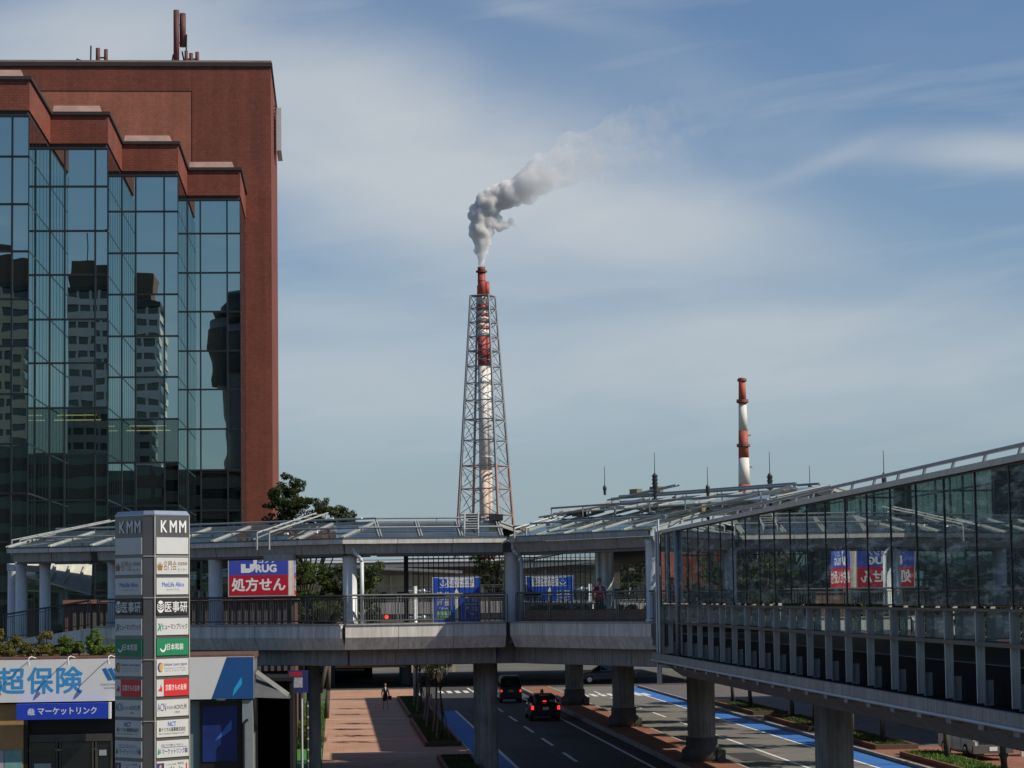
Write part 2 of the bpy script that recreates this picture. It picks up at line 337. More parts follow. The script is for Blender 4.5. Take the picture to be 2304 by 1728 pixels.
def flat(mb, org, ux, x0, x1, z0, z1, lift, t=.004):
    """thin plate on an upright plane"""
    ux = V(ux).normalized(); nrm = ux.cross(V((0, 0, 1))); o = V(org)
    P = []
    for l in (lift, lift + t):
        for a, b in ((x0, z0), (x1, z0), (x1, z1), (x0, z1)): P.append(o + ux * a + V((0, 0, b)) + nrm * l)
    return mb.hexa(P)
def poly_up(mb, org, ux, pts, lift, t=.004):
    ux = V(ux).normalized(); nrm = ux.cross(V((0, 0, 1))); o = V(org); n = len(pts); vs = []
    for l in (lift, lift + t):
        for a, b in pts: vs.append(o + ux * a + V((0, 0, b)) + nrm * l)
    return mb.add(vs, [tuple(range(n - 1, -1, -1)), tuple(range(n, 2 * n))] + [(i, (i + 1) % n, n + (i + 1) % n, n + i) for i in range(n)])
def disc_pts(cx, cz, rx, rz, n=20, a0=0.0, a1=2 * math.pi):
    return [(cx + rx * math.cos(a0 + (a1 - a0) * i / n), cz + rz * math.sin(a0 + (a1 - a0) * i / n)) for i in range(n)]

# ================================================================== THE SETTING
structure('ground', MB().box(-3000, 3000, -1500, 4500, -.5, 0), ground_m)
structure('road', MB().box(6.0, 13.78, 40, 186, -.1, .004), asphalt)
tag(MB().box(16.22, 22.95, 30, 186, -.1, .004).build('road', concrete_road), kind='structure')
tag(MB().box(-60, 80, 186, 204, -.1, .004).build('road', asphalt), kind='structure')
b = MB().box(6.12, 7.30, 40, 150, .001, .008)
structure('cycle_lane', b, blue_paint)
tag(MB().box(21.62, 22.85, 40, 184, .001, .008).build('cycle_lane', blue_paint), kind='structure')
mk = MB()
for x0, x1, y0, y1 in ((7.31, 7.46, 40, 150), (12.78, 12.93, 40, 184), (16.32, 16.47, 40, 184), (21.46, 21.6, 40, 184), (18.78, 18.93, 60, 121)):
    mk.box(x0, x1, y0, y1, .002, .0125)
for k in range(9): mk.box(10.07, 10.22, 91 + k * 11.3, 97 + k * 11.3, .002, .0125)
for k in range(5): mk.box(18.78, 18.93, 127 + k * 11, 132.5 + k * 11, .002, .0125)
for k in range(10): mk.box(7.6 + k * .62, 7.95 + k * .62, 178, 182, .002, .0125)
for k in range(9): mk.box(16.7 + k * .62, 17.05 + k * .62, 168, 172, .002, .0125)
structure('road_marking', mk, white_paint)

patch_m = M('asphalt_patch', (.035, .035, .036), .9, var=.2, scale=2); iron = M('cast_iron', (.06, .055, .05), .6, metal=.5, var=.3, scale=8)
pt = MB()
for x0, x1, y0, y1 in ((7.9, 9.6, 104, 112), (10.6, 12.4, 119, 123.5), (8.1, 9.3, 140, 152), (17.0, 18.4, 101, 106), (19.3, 20.9, 128, 137)): pt.box(x0, x1, y0, y1, .001, .0065)
structure('road_patch', pt, patch_m)
for i, (x, y) in enumerate(((8.9, 116.5), (11.3, 127.5), (17.7, 112), (2.2, 124))):
    MB().lathe([(.32, 0), (.32, .012)], (x, y, .003 if x > 6 else .1145), 20).build('manhole_cover', iron).__setitem__('kind', 'structure')
pv = structure('pavement', MB().box(-.62, 5.86, 40, 184, -.1, .12), paving)
bd = MB()
for y in (97.5, 108.2, 119.2, 130.5, 139.5, 151, 162): bd.box(-.6, 4.0, y, y + .32, .11, .1245)
bd.build('paving_band', paving_light, pv)
kb = MB()
for k in range(60): kb.box(5.875, 5.99, 40 + k * 2.4, 42.38 + k * 2.4, -.05, .15)
kb.build('kerb', kerb_m, pv)
md = structure('median', MB().box(13.96, 16.06, 30, 184, -.1, .16), median_red)
kb = MB()
for k in range(64):
    kb.box(13.79, 13.95, 30 + k * 2.4, 32.38 + k * 2.4, -.05, .19); kb.box(16.07, 16.21, 30 + k * 2.4, 32.38 + k * 2.4, -.05, .17)
kb.build('kerb', kerb_m, md)
pr = structure('pavement', MB().box(23.1, 60, 30, 184, -.1, .12), paving_grey)
kb = MB()
for k in range(64): kb.box(22.96, 23.09, 30 + k * 2.4, 32.38 + k * 2.4, -.05, .15)
kb.build('kerb', kerb_m, pr)
MB().box(23.15, 32, 86, 106, .11, .1245).build('paving_band', median_red, pr)
lawn_m = M('lawn_soil', (.055, .10, .022), .9, var=.35, scale=1.4)
structure('lawn', MB().box(-30, -.64, 104, 184, -.1, .10), lawn_m)
turf_m = M('turf_green', (.045, .20, .035), .8, var=.12, scale=2)
structure('turf_path', MB().box(-2.1, -.66, 92, 112, -.1, .115), turf_m)

# grass, one mass per planted bed
leafm = {}
def LEAF(name, col, trans=.35, var=.35):
    if name in MATS: return MATS[name]
    m = bpy.data.materials.new(name); m.use_nodes = True; t = m.node_tree
    for n in list(t.nodes): t.nodes.remove(n)
    o = nd(t, 'ShaderNodeOutputMaterial'); df = nd(t, 'ShaderNodeBsdfPrincipled', i={'Roughness': .5}); tl = nd(t, 'ShaderNodeBsdfTranslucent'); mx = nd(t, 'ShaderNodeMixShader', i={'Fac': trans})
    df.inputs['Specular IOR Level'].default_value = .35
    g = nd(t, 'ShaderNodeTexCoord'); nz = nd(t, 'ShaderNodeTexNoise', i={'Scale': 1.1, 'Detail': 5.0}); t.links.new(g.outputs['Object'], nz.inputs['Vector'])
    rp = nd(t, 'ShaderNodeValToRGB'); rp.color_ramp.elements[0].position = .3; rp.color_ramp.elements[1].position = .7
    rp.color_ramp.elements[0].color = (*[c * (1 - var) for c in col], 1); rp.color_ramp.elements[1].color = (*[c * (1 + var) for c in col], 1)
    t.links.new(nz.outputs['Fac'], rp.inputs[0]); t.links.new(rp.outputs[0], df.inputs['Base Color']); t.links.new(rp.outputs[0], tl.inputs['Color'])
    t.links.new(df.outputs[0], mx.inputs[1]); t.links.new(tl.outputs[0], mx.inputs[2]); t.links.new(mx.outputs[0], o.inputs['Surface'])
    MATS[name] = m; return m
leaf_dark = LEAF('leaf_dark', (.045, .066, .016))
leaf_mid = LEAF('leaf_mid', (.07, .10, .022))
leaf_yel = LEAF('leaf_yellow', (.16, .15, .035))
leaf_bright = LEAF('leaf_bright', (.12, .19, .03))
grass_m = LEAF('grass_blade', (.10, .19, .03)); grass_dry_shade = LEAF('grass_dry_shade', (.075, .10, .028))  # darker copy: near beds drier, far beds with tree shade painted in
bark = M('bark', (.075, .06, .045), .9, var=.3, scale=6, bump=.5, bscale=20)
def blades(name, x0, x1, y0, y1, z, n, h, seed, mat, label, cat='grass'):
    rg = np.random.default_rng(seed)
    x = rg.uniform(x0, x1, n); y = rg.uniform(y0, y1, n); a = rg.uniform(0, 6.28, n); hh = h * rg.uniform(.5, 1.3, n); wd = .035 * rg.uniform(.7, 1.5, n)
    dx = np.cos(a) * wd; dy = np.sin(a) * wd; lx = rg.normal(0, .3, n) * hh; ly = rg.normal(0, .3, n) * hh
    v = np.stack([np.stack([x - dx, y - dy, np.full(n, z)], 1), np.stack([x + dx, y + dy, np.full(n, z)], 1), np.stack([x + lx, y + ly, z + hh], 1)], 1).reshape(-1, 3)
    me = bpy.data.meshes.new(name); me.from_pydata(v.tolist(), [], np.arange(3 * n).reshape(-1, 3).tolist()); me.materials.append(mat)
    o = bpy.data.objects.new(name, me); COL.objects.link(o); return tag(o, label, cat, kind='stuff')
blades('grass', -6, -.7, 113, 160, .10, 14000, .16, 1, grass_m, 'sunlit lawn beside the paved walk under the bridge')
soil = M('soil', (.05, .045, .03), .95, var=.3)
edge_red = MBRICK('bed_edging', (.24, .10, .07), (.20, .085, .06), (.12, .08, .06), 3.0)
beds = []
for i, (x0, x1, y0, y1, d) in enumerate(((4.25, 5.8, 92, 103.5, .10), (4.1, 5.8, 112.5, 136, .10), (4.15, 5.8, 139.5, 166, .10),
                         (23.6, 25.6, 136, 152, .10), (23.5, 25.6, 119.5, 132, .10), (23.5, 25.4, 104.5, 116.5, .10), (23.5, 25.2, 86, 100, .10))):
    names = ('closest to the bottom edge', 'with the leafy staked trees', 'beside the walking woman', 'farthest along the far pavement', 'second along the far pavement', 'third along the far pavement', 'lit by the sun near the white van')
    t = thing('planting_bed', 'kerbed planting bed ' + names[i], 'planting bed', ((x0 + x1) / 2, (y0 + y1) / 2, .12), 'planting beds along the pavements')
    e = MB(); e.box(x0, x1, y0, y0 + .15, .1, .34).box(x0, x1, y1 - .15, y1, .1, .34).box(x0, x0 + .15, y0 + .155, y1 - .155, .1, .335).box(x1 - .15, x1, y0 + .155, y1 - .155, .1, .335)
    e.build('edging', edge_red, t); MB().box(x0 + .16, x1 - .16, y0 + .16, y1 - .16, .09, .27).build('soil', soil, t)
    blades('grass', x0 + .18, x1 - .18, y0 + .18, y1 - .18, .26, int(240 * (y1 - y0)), .11 if i != 6 else .16, 10 + i, grass_m if i == 6 else grass_dry_shade, 'short green grass in the bed ' + names[i])

# ================================================================== TREES
def leaves(rg, blobs, n, size):
    """leaf-sized quads on the shells and through the volume of many small clumps"""
    blobs = np.array(blobs, float); wgt = blobs[:, 3] ** 2; wgt /= wgt.sum()
    k = rg.choice(len(blobs), n, p=wgt); d = rg.normal(size=(n, 3)); d /= np.linalg.norm(d, axis=1)[:, None]
    rr = blobs[k, 3] * rg.uniform(.35, 1.05, n) ** .6
    c = blobs[k, :3] + d * rr[:, None] * np.array([1, 1, .72])
    nrm = d * .5 + rg.normal(size=(n, 3)) * .6 + np.array([0, 0, .55]); nrm /= np.linalg.norm(nrm, axis=1)[:, None]
    t = np.cross(nrm, rg.normal(size=(n, 3))); t /= np.linalg.norm(t, axis=1)[:, None]; s = np.cross(nrm, t)
    L_ = size * rg.uniform(.6, 1.35, n)[:, None]; W_ = L_ * .42
    v = np.stack([c - t * L_ * .5, c + s * W_ * .5, c + t * L_ * .5, c - s * W_ * .5], 1).reshape(-1, 3)
    return v, np.arange(4 * n).reshape(-1, 4)
def tree(name, label, base, crown, n, size, mat, seed, trunk_r=.16, limbs=7, group=None, cat='tree', clumps=40, cr=.55, fork=None):
    """crown: list of (x, y, z, rx, ry, rz) masses in world coordinates"""
    rg = np.random.default_rng(seed); rd = random.Random(seed)
    t = thing(name, label, cat, base, group); B = V(base)
    bl = []
    for (x, y, z, rx, ry, rz) in crown:
        for _ in range(max(3, int(clumps * rx * rz / sum(c[3] * c[5] for c in crown)))):
            d = rg.normal(size=3); d /= np.linalg.norm(d); q = rg.uniform(.25, 1.0) ** .5
            bl.append((x + d[0] * rx * q, y + d[1] * ry * q, z + d[2] * rz * q, cr * rg.uniform(.55, 1.25)))
    v, f = leaves(rg, bl, n, size)
    v = v - np.array(base)
    me = bpy.data.meshes.new('crown'); me.from_pydata(v.tolist(), [], f.tolist()); me.materials.append(mat)
    o = bpy.data.objects.new('crown', me); COL.objects.link(o); o.parent = t
    top = V((sum(c[0] for c in crown) / len(crown), sum(c[1] for c in crown) / len(crown), min(c[2] - c[5] * .3 for c in crown)))
    fk = B.lerp(top, .6) if fork is None else V(fork)
    tr = MB(); mid = B.lerp(fk, .5) + V((rd.uniform(-.12, .12), rd.uniform(-.1, .1), 0))
    tr.tube(B - V((0, 0, .1)), mid, trunk_r, 10, trunk_r * .8).tube(mid, fk, trunk_r * .8, 10, trunk_r * .62)
    for c in bl[::max(1, len(bl) // limbs)]:
        e = V(c[:3]); m = fk.lerp(e, .5) + V((rd.uniform(-.2, .2), rd.uniform(-.2, .2), rd.uniform(-.1, .35)))
        tr.tube(fk, m, trunk_r * .42, 6, trunk_r * .25).tube(m, e, trunk_r * .25, 5, trunk_r * .07)
    tr.build('trunk', bark, t, smooth=True); return t

# ================================================================== RED TILED OFFICE BUILDING
def office():
    t = thing('office_building', 'dark red tiled office building with stepped mirror glass bays', 'building', (-20, 193, 0))
    xr = [-18.9, -15.05, -11.04, -7.02]; yf = [150, 161, 171.5, 182]; YW = 193; XL = -44; XR = -4.95
    zt = [37.42, 34.86, 31.85, 28.88, 25.88, 22.95, 19.95, 16.85, 13.8, 10.8, 7.8, 4.8, 1.8]
    def outline(ins):                                  # stepped plan, ins = inset
        p = [(XL, YW + 8), (XL, yf[0] + ins)]
        for i in range(4):
            p.append((xr[i] - ins, yf[i] + ins)); p.append((xr[i] - ins, (yf[i + 1] if i < 3 else YW + 8) + (ins if i < 3 else 0)))
        return p
    MB().prism(outline(.30), 0, 37.7).build('core', mull, t)
    MB().prism(outline(0), 37.78, 39.70).build('parapet', brick_red, t)
    MB().prism(outline(.10), 37.46, 37.77).build('drip_band', coping, t)
    MB().prism(outline(-.14), 39.71, 39.93).build('coping', coping, t)
    cp = MB()                                          # sloping pale caps behind the coping
    for i in range(4):
        x0 = (xr[i - 1] if i else XL) + .15; x1 = xr[i] - .45; y = yf[i]
        cp = MB(); cp.hexa([(x0, y + .1, 39.94), (x1, y + .1, 39.94), (x1, y + 1.4, 39.94), (x0, y + 1.4, 39.94), (x0, y + .7, 40.5), (x1 - .2, y + .7, 40.5), (x1 - .2, y + 1.4, 40.5), (x0, y + 1.4, 40.5)]); cp.build('roof_cap', coping_top, t)
    # tall slab behind
    sl = MB(); sl.box(XL, -23.5, YW, 214, 39.0, 50.2).box(-11.3, XR, YW, 214, 0, 50.2).box(-23.49, -11.31, YW + .10, 213.9, 39.0, 48.2).box(-23.49, -11.31, YW, 214, 48.21, 50.2)
    sl.build('wall', brick_red, t)
    MB().box(-23.48, -11.32, YW + .04, YW + .095, 40, 48.19).build('recessed_panel', brick_lite, t, label='paler salmon recessed tile panel')
    MB().box(XL, XR + .12, YW - .12, 214.1, 50.21, 50.55).build('coping', coping, t)
    MB().box(XL, XR + .06, YW - .06, 214.05, 50.56, 50.72).build('coping', coping_top, t)
    # panes: shared meshes, one object each; slight tilts break up the mirror images
    rd = random.Random(5); meshes = {}
    clear = GLASS('clear_pane', (.62, .66, .55), refl=(.50, .62, .60), ior=1.5, base=.22)
    def pane(wd, h, face, loc, gm=mirror_glass):
        k = (round(wd, 2), round(h, 2), face, gm.name)
        if k not in meshes:
            b_ = MB()
            if face == 'f': b_.box(0, wd, 0, .04, 0, h)
            else: b_.box(-.04, 0, 0, wd, 0, h)
            meshes[k] = b_.mesh('pane', gm)
        link('pane', meshes[k], t, loc, (R(rd.uniform(-.13, .13)), R(rd.uniform(-.05, .05)), R(rd.uniform(-.13, .13))) if face == 'f' else (0, R(rd.uniform(-.04, .04)), R(rd.uniform(-.02, .02))))
    low = MB()
    for i in range(4):
        xl = xr[i - 1] if i else xr[i] - 4.05; y = yf[i]
        cuts = [xl, xl + .98, xl + 3.0, xr[i]]
        if i == 0: cuts = [XL + 17.4, xl - 2.0, xl - .05, xl + 1.0, xl + 3.0, xr[i]]
        fr = MB()
        for r_ in range(12):
            z1, z0 = zt[r_], zt[r_ + 1]
            for a, b_ in zip(cuts[:-1], cuts[1:]): pane(b_ - a - .1, z1 - z0 - .12, 'f', (a + .05, y + .10, z0 + .06), clear if (r_ == 6 and i in (1, 2)) else mirror_glass)
            fr.box(cuts[0], cuts[-1] + .0, y, y + .12, z0 - .06, z0 + .06)
        fr.box(cuts[0], cuts[-1], y, y + .12, zt[0] - .06, zt[0] + .03)
        for a in cuts: fr.box(a - .055, a + (.055 if a < xr[i] else .004), y - .03, y + .11, zt[-1], zt[0] + .02)
        # side face
        ye = yf[i + 1] if i < 3 else YW; n = 6; st_ = (ye - y) / n; x = xr[i]
        for r_ in range(12):
            z1, z0 = zt[r_], zt[r_ + 1]
            for j in range(n):
                if r_ < 6: pane(st_ - .06, z1 - z0 - .12, 's', (x - .004, y + j * st_ + .03, z0 + .06))
                else: low.box(x - .04, x - .004, y + j * st_ + .03, y + (j + 1) * st_ - .03, z0 + .06, z1 - .06)
            fr.box(x - .13, x + .001, y + .13, ye - .002, z0 - .05, z0 + .05)
        for j in range(1, n): fr.box(x - .12, x + .006, y + j * st_ - .025, y + j * st_ + .025, zt[-1], zt[0])
        fr.build('window_frame', mull, t)
    tube_m = M('office_tube', (.8, .8, .6), .5, var=0, emit=(1, .95, .55), estr=.9); room_m = M('office_blind', (.20, .17, .10), .8, col2=(.05, .06, .05), scale=.8)
    for i in (1, 2):
        a, y = xr[i - 1] + .1, yf[i]
        MB().box(a, xr[i] - .34, y + .26, y + .29, 16.9, 19.9).build('office_blind', room_m, t)
        for z, x0, x1 in ((19.45, .4, 3.0), (19.12, .2, 3.3)): MB().box(a + x0, a + x1, y + .19, y + .22, z, z + .05).build('office_light', tube_m, t)
    low.build('lower_glazing', mirror_glass, t, kind='stuff')
    # ventilator on the flank and its ladder
    ac = MB().box(XR + .22, XR + .62, 203, 208, 45.2, 48.9); ac.build('ventilator', steel_l, t)
    g = MB()
    for k in range(14): g.box(XR + .02, XR + .20, 200.6, 200.66, 44.6 + k * .3, 44.65 + k * .3)
    g.box(XR + .18, XR + .23, 200.5, 200.75, 44.4, 49); g.build('ladder', steel_d, t)
    return t
office()

rust = M('antenna_rust', (.10, .035, .03), .7, var=.25)
def antenna(label, poles, extra=()):
    x0, y0 = poles[0][0], poles[0][1]
    t = thing('roof_antenna', label, 'antenna', (x0, y0, 50.72), 'antennas on the red building')
    for (x, y, z0, z1, r) in poles: MB().tube((x, y, z0), (x, y, z1), r, 10).build('pole', rust, t, smooth=True)
    br = MB()
    for a, b_ in extra: br.tube(a, b_, .07, 6)
    if extra: br.build('bracket', steel_d, t)
antenna('tallest pair of rust brown antenna tubes on the red building', [(-12.75, 196, 50.7, 55.6, .24), (-12.25, 196.3, 52.6, 55.4, .26)],
        [((-12.75, 196, 54.4), (-12.25, 196.3, 54.4)), ((-12.75, 196, 52.9), (-12.25, 196.3, 52.9)), ((-13.0, 196, 51.9), (-13.2, 196, 50.7)), ((-12.3, 196.2, 52.2), (-12.0, 196.2, 50.7))])
antenna('three short antenna tubes beside the tallest pair', [(-11.95, 196, 50.7, 52.2, .14), (-11.55, 196, 50.7, 52.0, .16), (-11.05, 196, 50.7, 52.1, .16)],
        [((-11.95, 196, 51.5), (-11.05, 196, 51.5)), ((-11.95, 196.1, 52.2), (-11.93, 196.1, 53.6))])
antenna('two stubby antenna tubes with a slanted wire aerial toward the roof corner', [(-19.15, 196, 50.7, 52.4, .18), (-18.5, 196, 50.7, 52.3, .16)],
        [((-19.15, 196, 51.6), (-18.5, 196, 51.6)), ((-19.75, 196, 50.7), (-19.72, 196, 52.6)), ((-20.9, 196, 51.5), (-19.4, 196, 50.9))])

# ================================================================== CROSSING WALKWAY
A, B_, C_, D_, E_ = V((-15.4, 114.5)), V((-11.3, 112.8)), V((.3, 103.7)), V((7.5, 104.7)), V((12.58, 95.4))
FR = [A, B_, C_, D_, E_]
BK = [V((-13.8, 119.8)), V((-8.0, 117.6)), V((1.7, 109.8)), V((9.8, 110.9))]
ZE = 9.57; ZF = 5.90
def frame(P, Q):
    u = (Q - P).normalized(); n = V((-u.y, u.x)); return u, n, (Q - P).length
def sbox(mb, P, Q, s0, s1, d0, d1, z0, z1, d0t=None, d1t=None):
    """box along a plan segment; depths may differ at the top for sloping faces"""
    u, n, l = frame(P, Q); d0t = d0 if d0t is None else d0t; d1t = d1 if d1t is None else d1t
    p = lambda s, d, z: (P.x + u.x * s + n.x * d, P.y + u.y * s + n.y * d, z)
    return mb.hexa([p(s0, d0, z0), p(s1, d0, z0), p(s1, d1, z0), p(s0, d1, z0), p(s0, d0t, z1), p(s1, d0t, z1), p(s1, d1t, z1), p(s0, d1t, z1)])
def sp(P, Q, s, d, z):
    u, n, l = frame(P, Q); return V((P.x + u.x * s + n.x * d, P.y + u.y * s + n.y * d, z))

cw = thing('footbridge', 'grey panelled footbridge crossing the road under a glass canopy', 'footbridge', (4, 107, 0))
deck_poly = [(-11.2, 113.1), (.45, 104.0), (7.55, 105.0), (12.58, 95.9), (12.75, 93.4), (21.6, 93.4), (21.6, 116), (9.8, 115.8), (9.7, 110.7), (1.8, 109.6), (-7.9, 117.4)]
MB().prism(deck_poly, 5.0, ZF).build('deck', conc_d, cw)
gird_poly = [(-10.4, 113.6), (.9, 104.9), (7.9, 105.9), (12.9, 96.6), (13.2, 94), (21.2, 94), (21.2, 115), (9.5, 115), (9.3, 110.2), (2.0, 109.0), (-7.8, 116.6)]
MB().prism(gird_poly, 4.1, 4.99).build('girder', panel_lo, cw)
gp = MB(); lp = MB()
for k in range(1, 4):
    P, Q = FR[k], FR[k + 1]; u, n, l = frame(P, Q); m = max(1, round(l / 2.45)); st_ = l / m; e = .003 * k
    for j in range(m):
        s0 = j * st_ + .012; s1 = (j + 1) * st_ - .012
        if j == 0: s0 += .10
        if j == m - 1: s1 -= .10
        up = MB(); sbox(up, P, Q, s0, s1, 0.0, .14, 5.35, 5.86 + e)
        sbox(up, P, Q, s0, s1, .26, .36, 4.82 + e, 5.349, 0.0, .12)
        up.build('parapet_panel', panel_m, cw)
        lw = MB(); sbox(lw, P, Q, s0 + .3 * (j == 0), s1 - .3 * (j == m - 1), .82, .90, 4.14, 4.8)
        lw.build('girder_panel', panel_lo, cw)
    sb = MB(); sbox(sb, P, Q, .15, l - .15, -.05, .5, 5.87 + e, 5.93 + e); sb.build('edge_strip', fascia_g, cw)
    sbox(lp, P, Q, .4, l - .4, .30, .80, 4.79, 4.815 + e)
lp.build('ledge', soffit_m, cw)
MB().box(.9, 3.0, 105.2, 106.6, 4.02, 4.09).build('soffit_hatch', M('hatch_tan', (.34, .24, .14), .7), cw, label='tan hatch panel under the deck')

# railings
def railing(parent, pts, z0, zt, name='railing', post=2.25, bal=.11, m=steel_b, dense=True, skip_end=0.0):
    rl = MB(); bl = MB()
    for P, Q in zip(pts[:-1], pts[1:]):
        P3, Q3 = V(P), V(Q); l = (Q3 - P3).length; up = V((0, 0, 1))
        a = P3 + up * (zt - z0); c = Q3 + up * (zt - z0)
        rl.tube(a, c, .045, 8); rl.tube(a - up * .13, c - up * .13, .02, 6); rl.tube(P3 + up * .12, Q3 + up * .12, .025, 6)
        k = max(1, round(l / post))
        for j in range(k + 1):
            q = P3.lerp(Q3, j / k); dv = (Q3 - P3).normalized() * .07
            for sg in (-1, 1): rl.bar(q + dv * sg, q + dv * sg + up * (zt - z0 - .02), .035, .05, up=(Q3 - P3))
        if dense:
            kb_ = int(l / bal)
            for j in range(1, kb_): q = P3.lerp(Q3, j / kb_); bl.bar(q + up * .13, q + up * (zt - z0 - .14), .018, .018, up=(Q3 - P3))
    r_ = rl.build(name, m, parent)
    if dense: bl.build('balusters', m, r_, kind='stuff')
    return r_
rail_m = M('rail_grey', (.15, .16, .16), .5, metal=.4, var=.15)
rp_ = [sp(FR[k], FR[k + 1], s, .25, 5.94) for k, s in ((1, .3), (2, 0.0))] 
railing(cw, [sp(B_, C_, .2, .28, 5.94), sp(B_, C_, (C_ - B_).length - .1, .28, 5.94)], 5.94, 7.14, post=2.2)
railing(cw, [sp(C_, D_, .15, .28, 5.945), sp(C_, D_, (D_ - C_).length - .05, .28, 5.945)], 5.945, 7.16, m=rail_m)
railing(cw, [sp(D_, E_, .25, .28, 5.95), sp(D_, E_, (E_ - D_).length - .25, .28, 5.95)], 5.95, 7.16, m=rail_m)
railing(cw, [V((1.9, 109.3, 5.9)), V((9.4, 110.3, 5.9))], 5.9, 7.1, dense=True, bal=.16)
railing(cw, [V((-7.6, 116.8, 5.9)), V((1.5, 109.5, 5.9))], 5.9, 7.1, dense=True, bal=.16)
# full height bar screen on the far side
scr = thing('bar_screen', 'tall screen of thin dark vertical bars behind the footbridge deck', 'screen', (6, 110.2, 5.9))
bs = MB()
k = 0
x = 3.3
while x < 9.3:
    yy = 109.6 + (x - 1.8) * .139; bs.box(x - .018, x + .018, yy - .02, yy + .02, 5.92, 8.9); x += .235
for x in (3.2, 7.9): yy = 109.6 + (x - 1.8) * .139; bs.box(x - .09, x + .09, yy - .06, yy + .06, 5.91, 8.92)
for z in (6.0, 8.8): bs.bar((3.2, 109.83, z), (9.3, 110.68, z), .05, .05)
bs.build('bars', steel_d, scr, kind='stuff')

# canopy: eave fascia, glazed slopes, ridge
def rows(P0, P1, Q0, Q1, n):          # n+1 stations between two eave points and two ridge points
    return [(P0.lerp(P1, i / n), Q0.lerp(Q1, i / n)) for i in range(n + 1)]
can = thing('glass_canopy', 'low pitched glass canopy over the crossing footbridge', 'canopy', (2, 107, 8.9))
RG = [V((-13.4, 117.0)), V((-9.5, 115.1)), V((1.8, 106.8)), V((7.25, 107.6))]
EV = [FR[0], FR[1], FR[2], V((7.25, 104.67))]; EC0 = V((1.95, 103.93))
ZR = 10.36
v3 = lambda p, z: V((p.x, p.y, z))
rafters = MB(); 
for k in range(3):
    n = (2, 6, 3)[k]
    for side in (0, 1):
        eave = EV if side == 0 else BK
        e0 = EC0 if (side == 0 and k == 2) else eave[k]
        st_ = rows(v3(e0, ZE + .05), v3(eave[k + 1], ZE + .05), v3(RG[k], ZR), v3(RG[k + 1], ZR), n)
        for i in range(n):
            (a, c), (a2, c2) = st_[i], st_[i + 1]
            g_ = (a2 - a).normalized() * .05
            q = [a + g_, a2 - g_, c2 - g_, c + g_]
            MB().slab(q, .03).build('pane', roof_glass, can)
        for i, (a, c) in enumerate(st_):
            dr = (st_[min(i + 1, n)][0] - st_[max(i - 1, 0)][0]).normalized() * .055
            up = V((0, 0, .045))
            rafters.bar(a + up - dr, c + up - dr, .05, .07).bar(a + up + dr, c + up + dr, .05, .07)
            rafters.bar(a - up * 2.2, c - up * 2.2, .06, .14)
rafters.build('rafter', steel_m, can)
MB().slab([v3(C_, ZE + .05), v3(EC0, ZE + .05), v3(RG[2], ZR)], .03).build('pane', roof_glass, can)
rid = MB()
for k in range(3):
    rid.bar(v3(RG[k], ZR + .03), v3(RG[k + 1], ZR + .03), .18, .08)
    for fr_, off in ((0.0, .20), (.52, .16)):             # gantry rails along ridge and mid slope
        for E0, sgn in ((FR, 1),):
            a = v3(RG[k].lerp(E0[k], fr_), ZR + (ZE - ZR) * fr_ + off); c = v3(RG[k + 1].lerp(E0[k + 1], fr_), ZR + (ZE - ZR) * fr_ + off)
            rid.tube(a, c, .045, 8)
            m = max(2, int((c - a).length / 2.0))
            for j in range(m + 1): q = a.lerp(c, j / m); rid.bar(q, q - V((0, 0, off)), .04, .04)
rid.build('maintenance_rail', steel_g, can)
for k in range(3):
    P, Q = FR[k], FR[k + 1]; u, n_, l = frame(P, Q); m = max(1, round(l / 2.45)); s_ = l / m; e = .003 * k
    for j in range(m):
        s0 = j * s_ + .015; s1 = (j + 1) * s_ - .015
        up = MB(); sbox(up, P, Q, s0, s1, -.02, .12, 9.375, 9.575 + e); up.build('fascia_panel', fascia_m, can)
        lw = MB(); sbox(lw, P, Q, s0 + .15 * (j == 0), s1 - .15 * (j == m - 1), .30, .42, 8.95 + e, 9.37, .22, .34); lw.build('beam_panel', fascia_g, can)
sof = MB()
for k in range(3):
    P, Q = FR[k], FR[k + 1]; u, n_, l = frame(P, Q); sbox(sof, P, Q, .3, l - .3, .43, .9, 8.86, 8.98 + .003 * k)
    sbox(sof, P, Q, .02, l - .02, -.04, .16, 9.576 + .004 * k, 9.60 + .004 * k)
    P, Q = BK[k + 1], BK[k]; sbox(sof, P, Q, .2, frame(P, Q)[2] - .2, -.1, .35, 8.9 + .003 * k, 9.56 + .003 * k)
sof.build('edge_beam', soffit_m, can)
colm = MB
def column(parent, x, y, z0, z1, r, mat=col_white, name='column'):
    return MB().lathe([(r * 1.15, 0), (r * 1.15, .12), (r, .14), (r, z1 - z0 - .25), (r * 1.2, z1 - z0)], (x, y, z0), 24).build(name, mat, parent, smooth=True)
for x, y in ((.62, 104.75), (7.75, 105.75), (-5.4, 109.2), (-10.3, 113.6), (-7.4, 116.2)): column(can, x, y, 5.9, 8.95, .31)
for x, y in ((1.08, 104.45), (8.05, 105.1)):
    dp = MB().path([(x - .3, y - .35, 9.35), (x - .3, y - .35, 9.05), (x - .02, y - .3, 8.78), (x + .06, y - .25, 8.6), (x + .06, y - .25, 5.92)], .085, 10); dp.build('drain_pipe', col_white, can, smooth=True)
bk = MB(); sbox(bk, B_, C_, 10.2, 11.9, .2, .36, 8.72, 9.0); bk.build('hanging_panel', fascia_g, can)

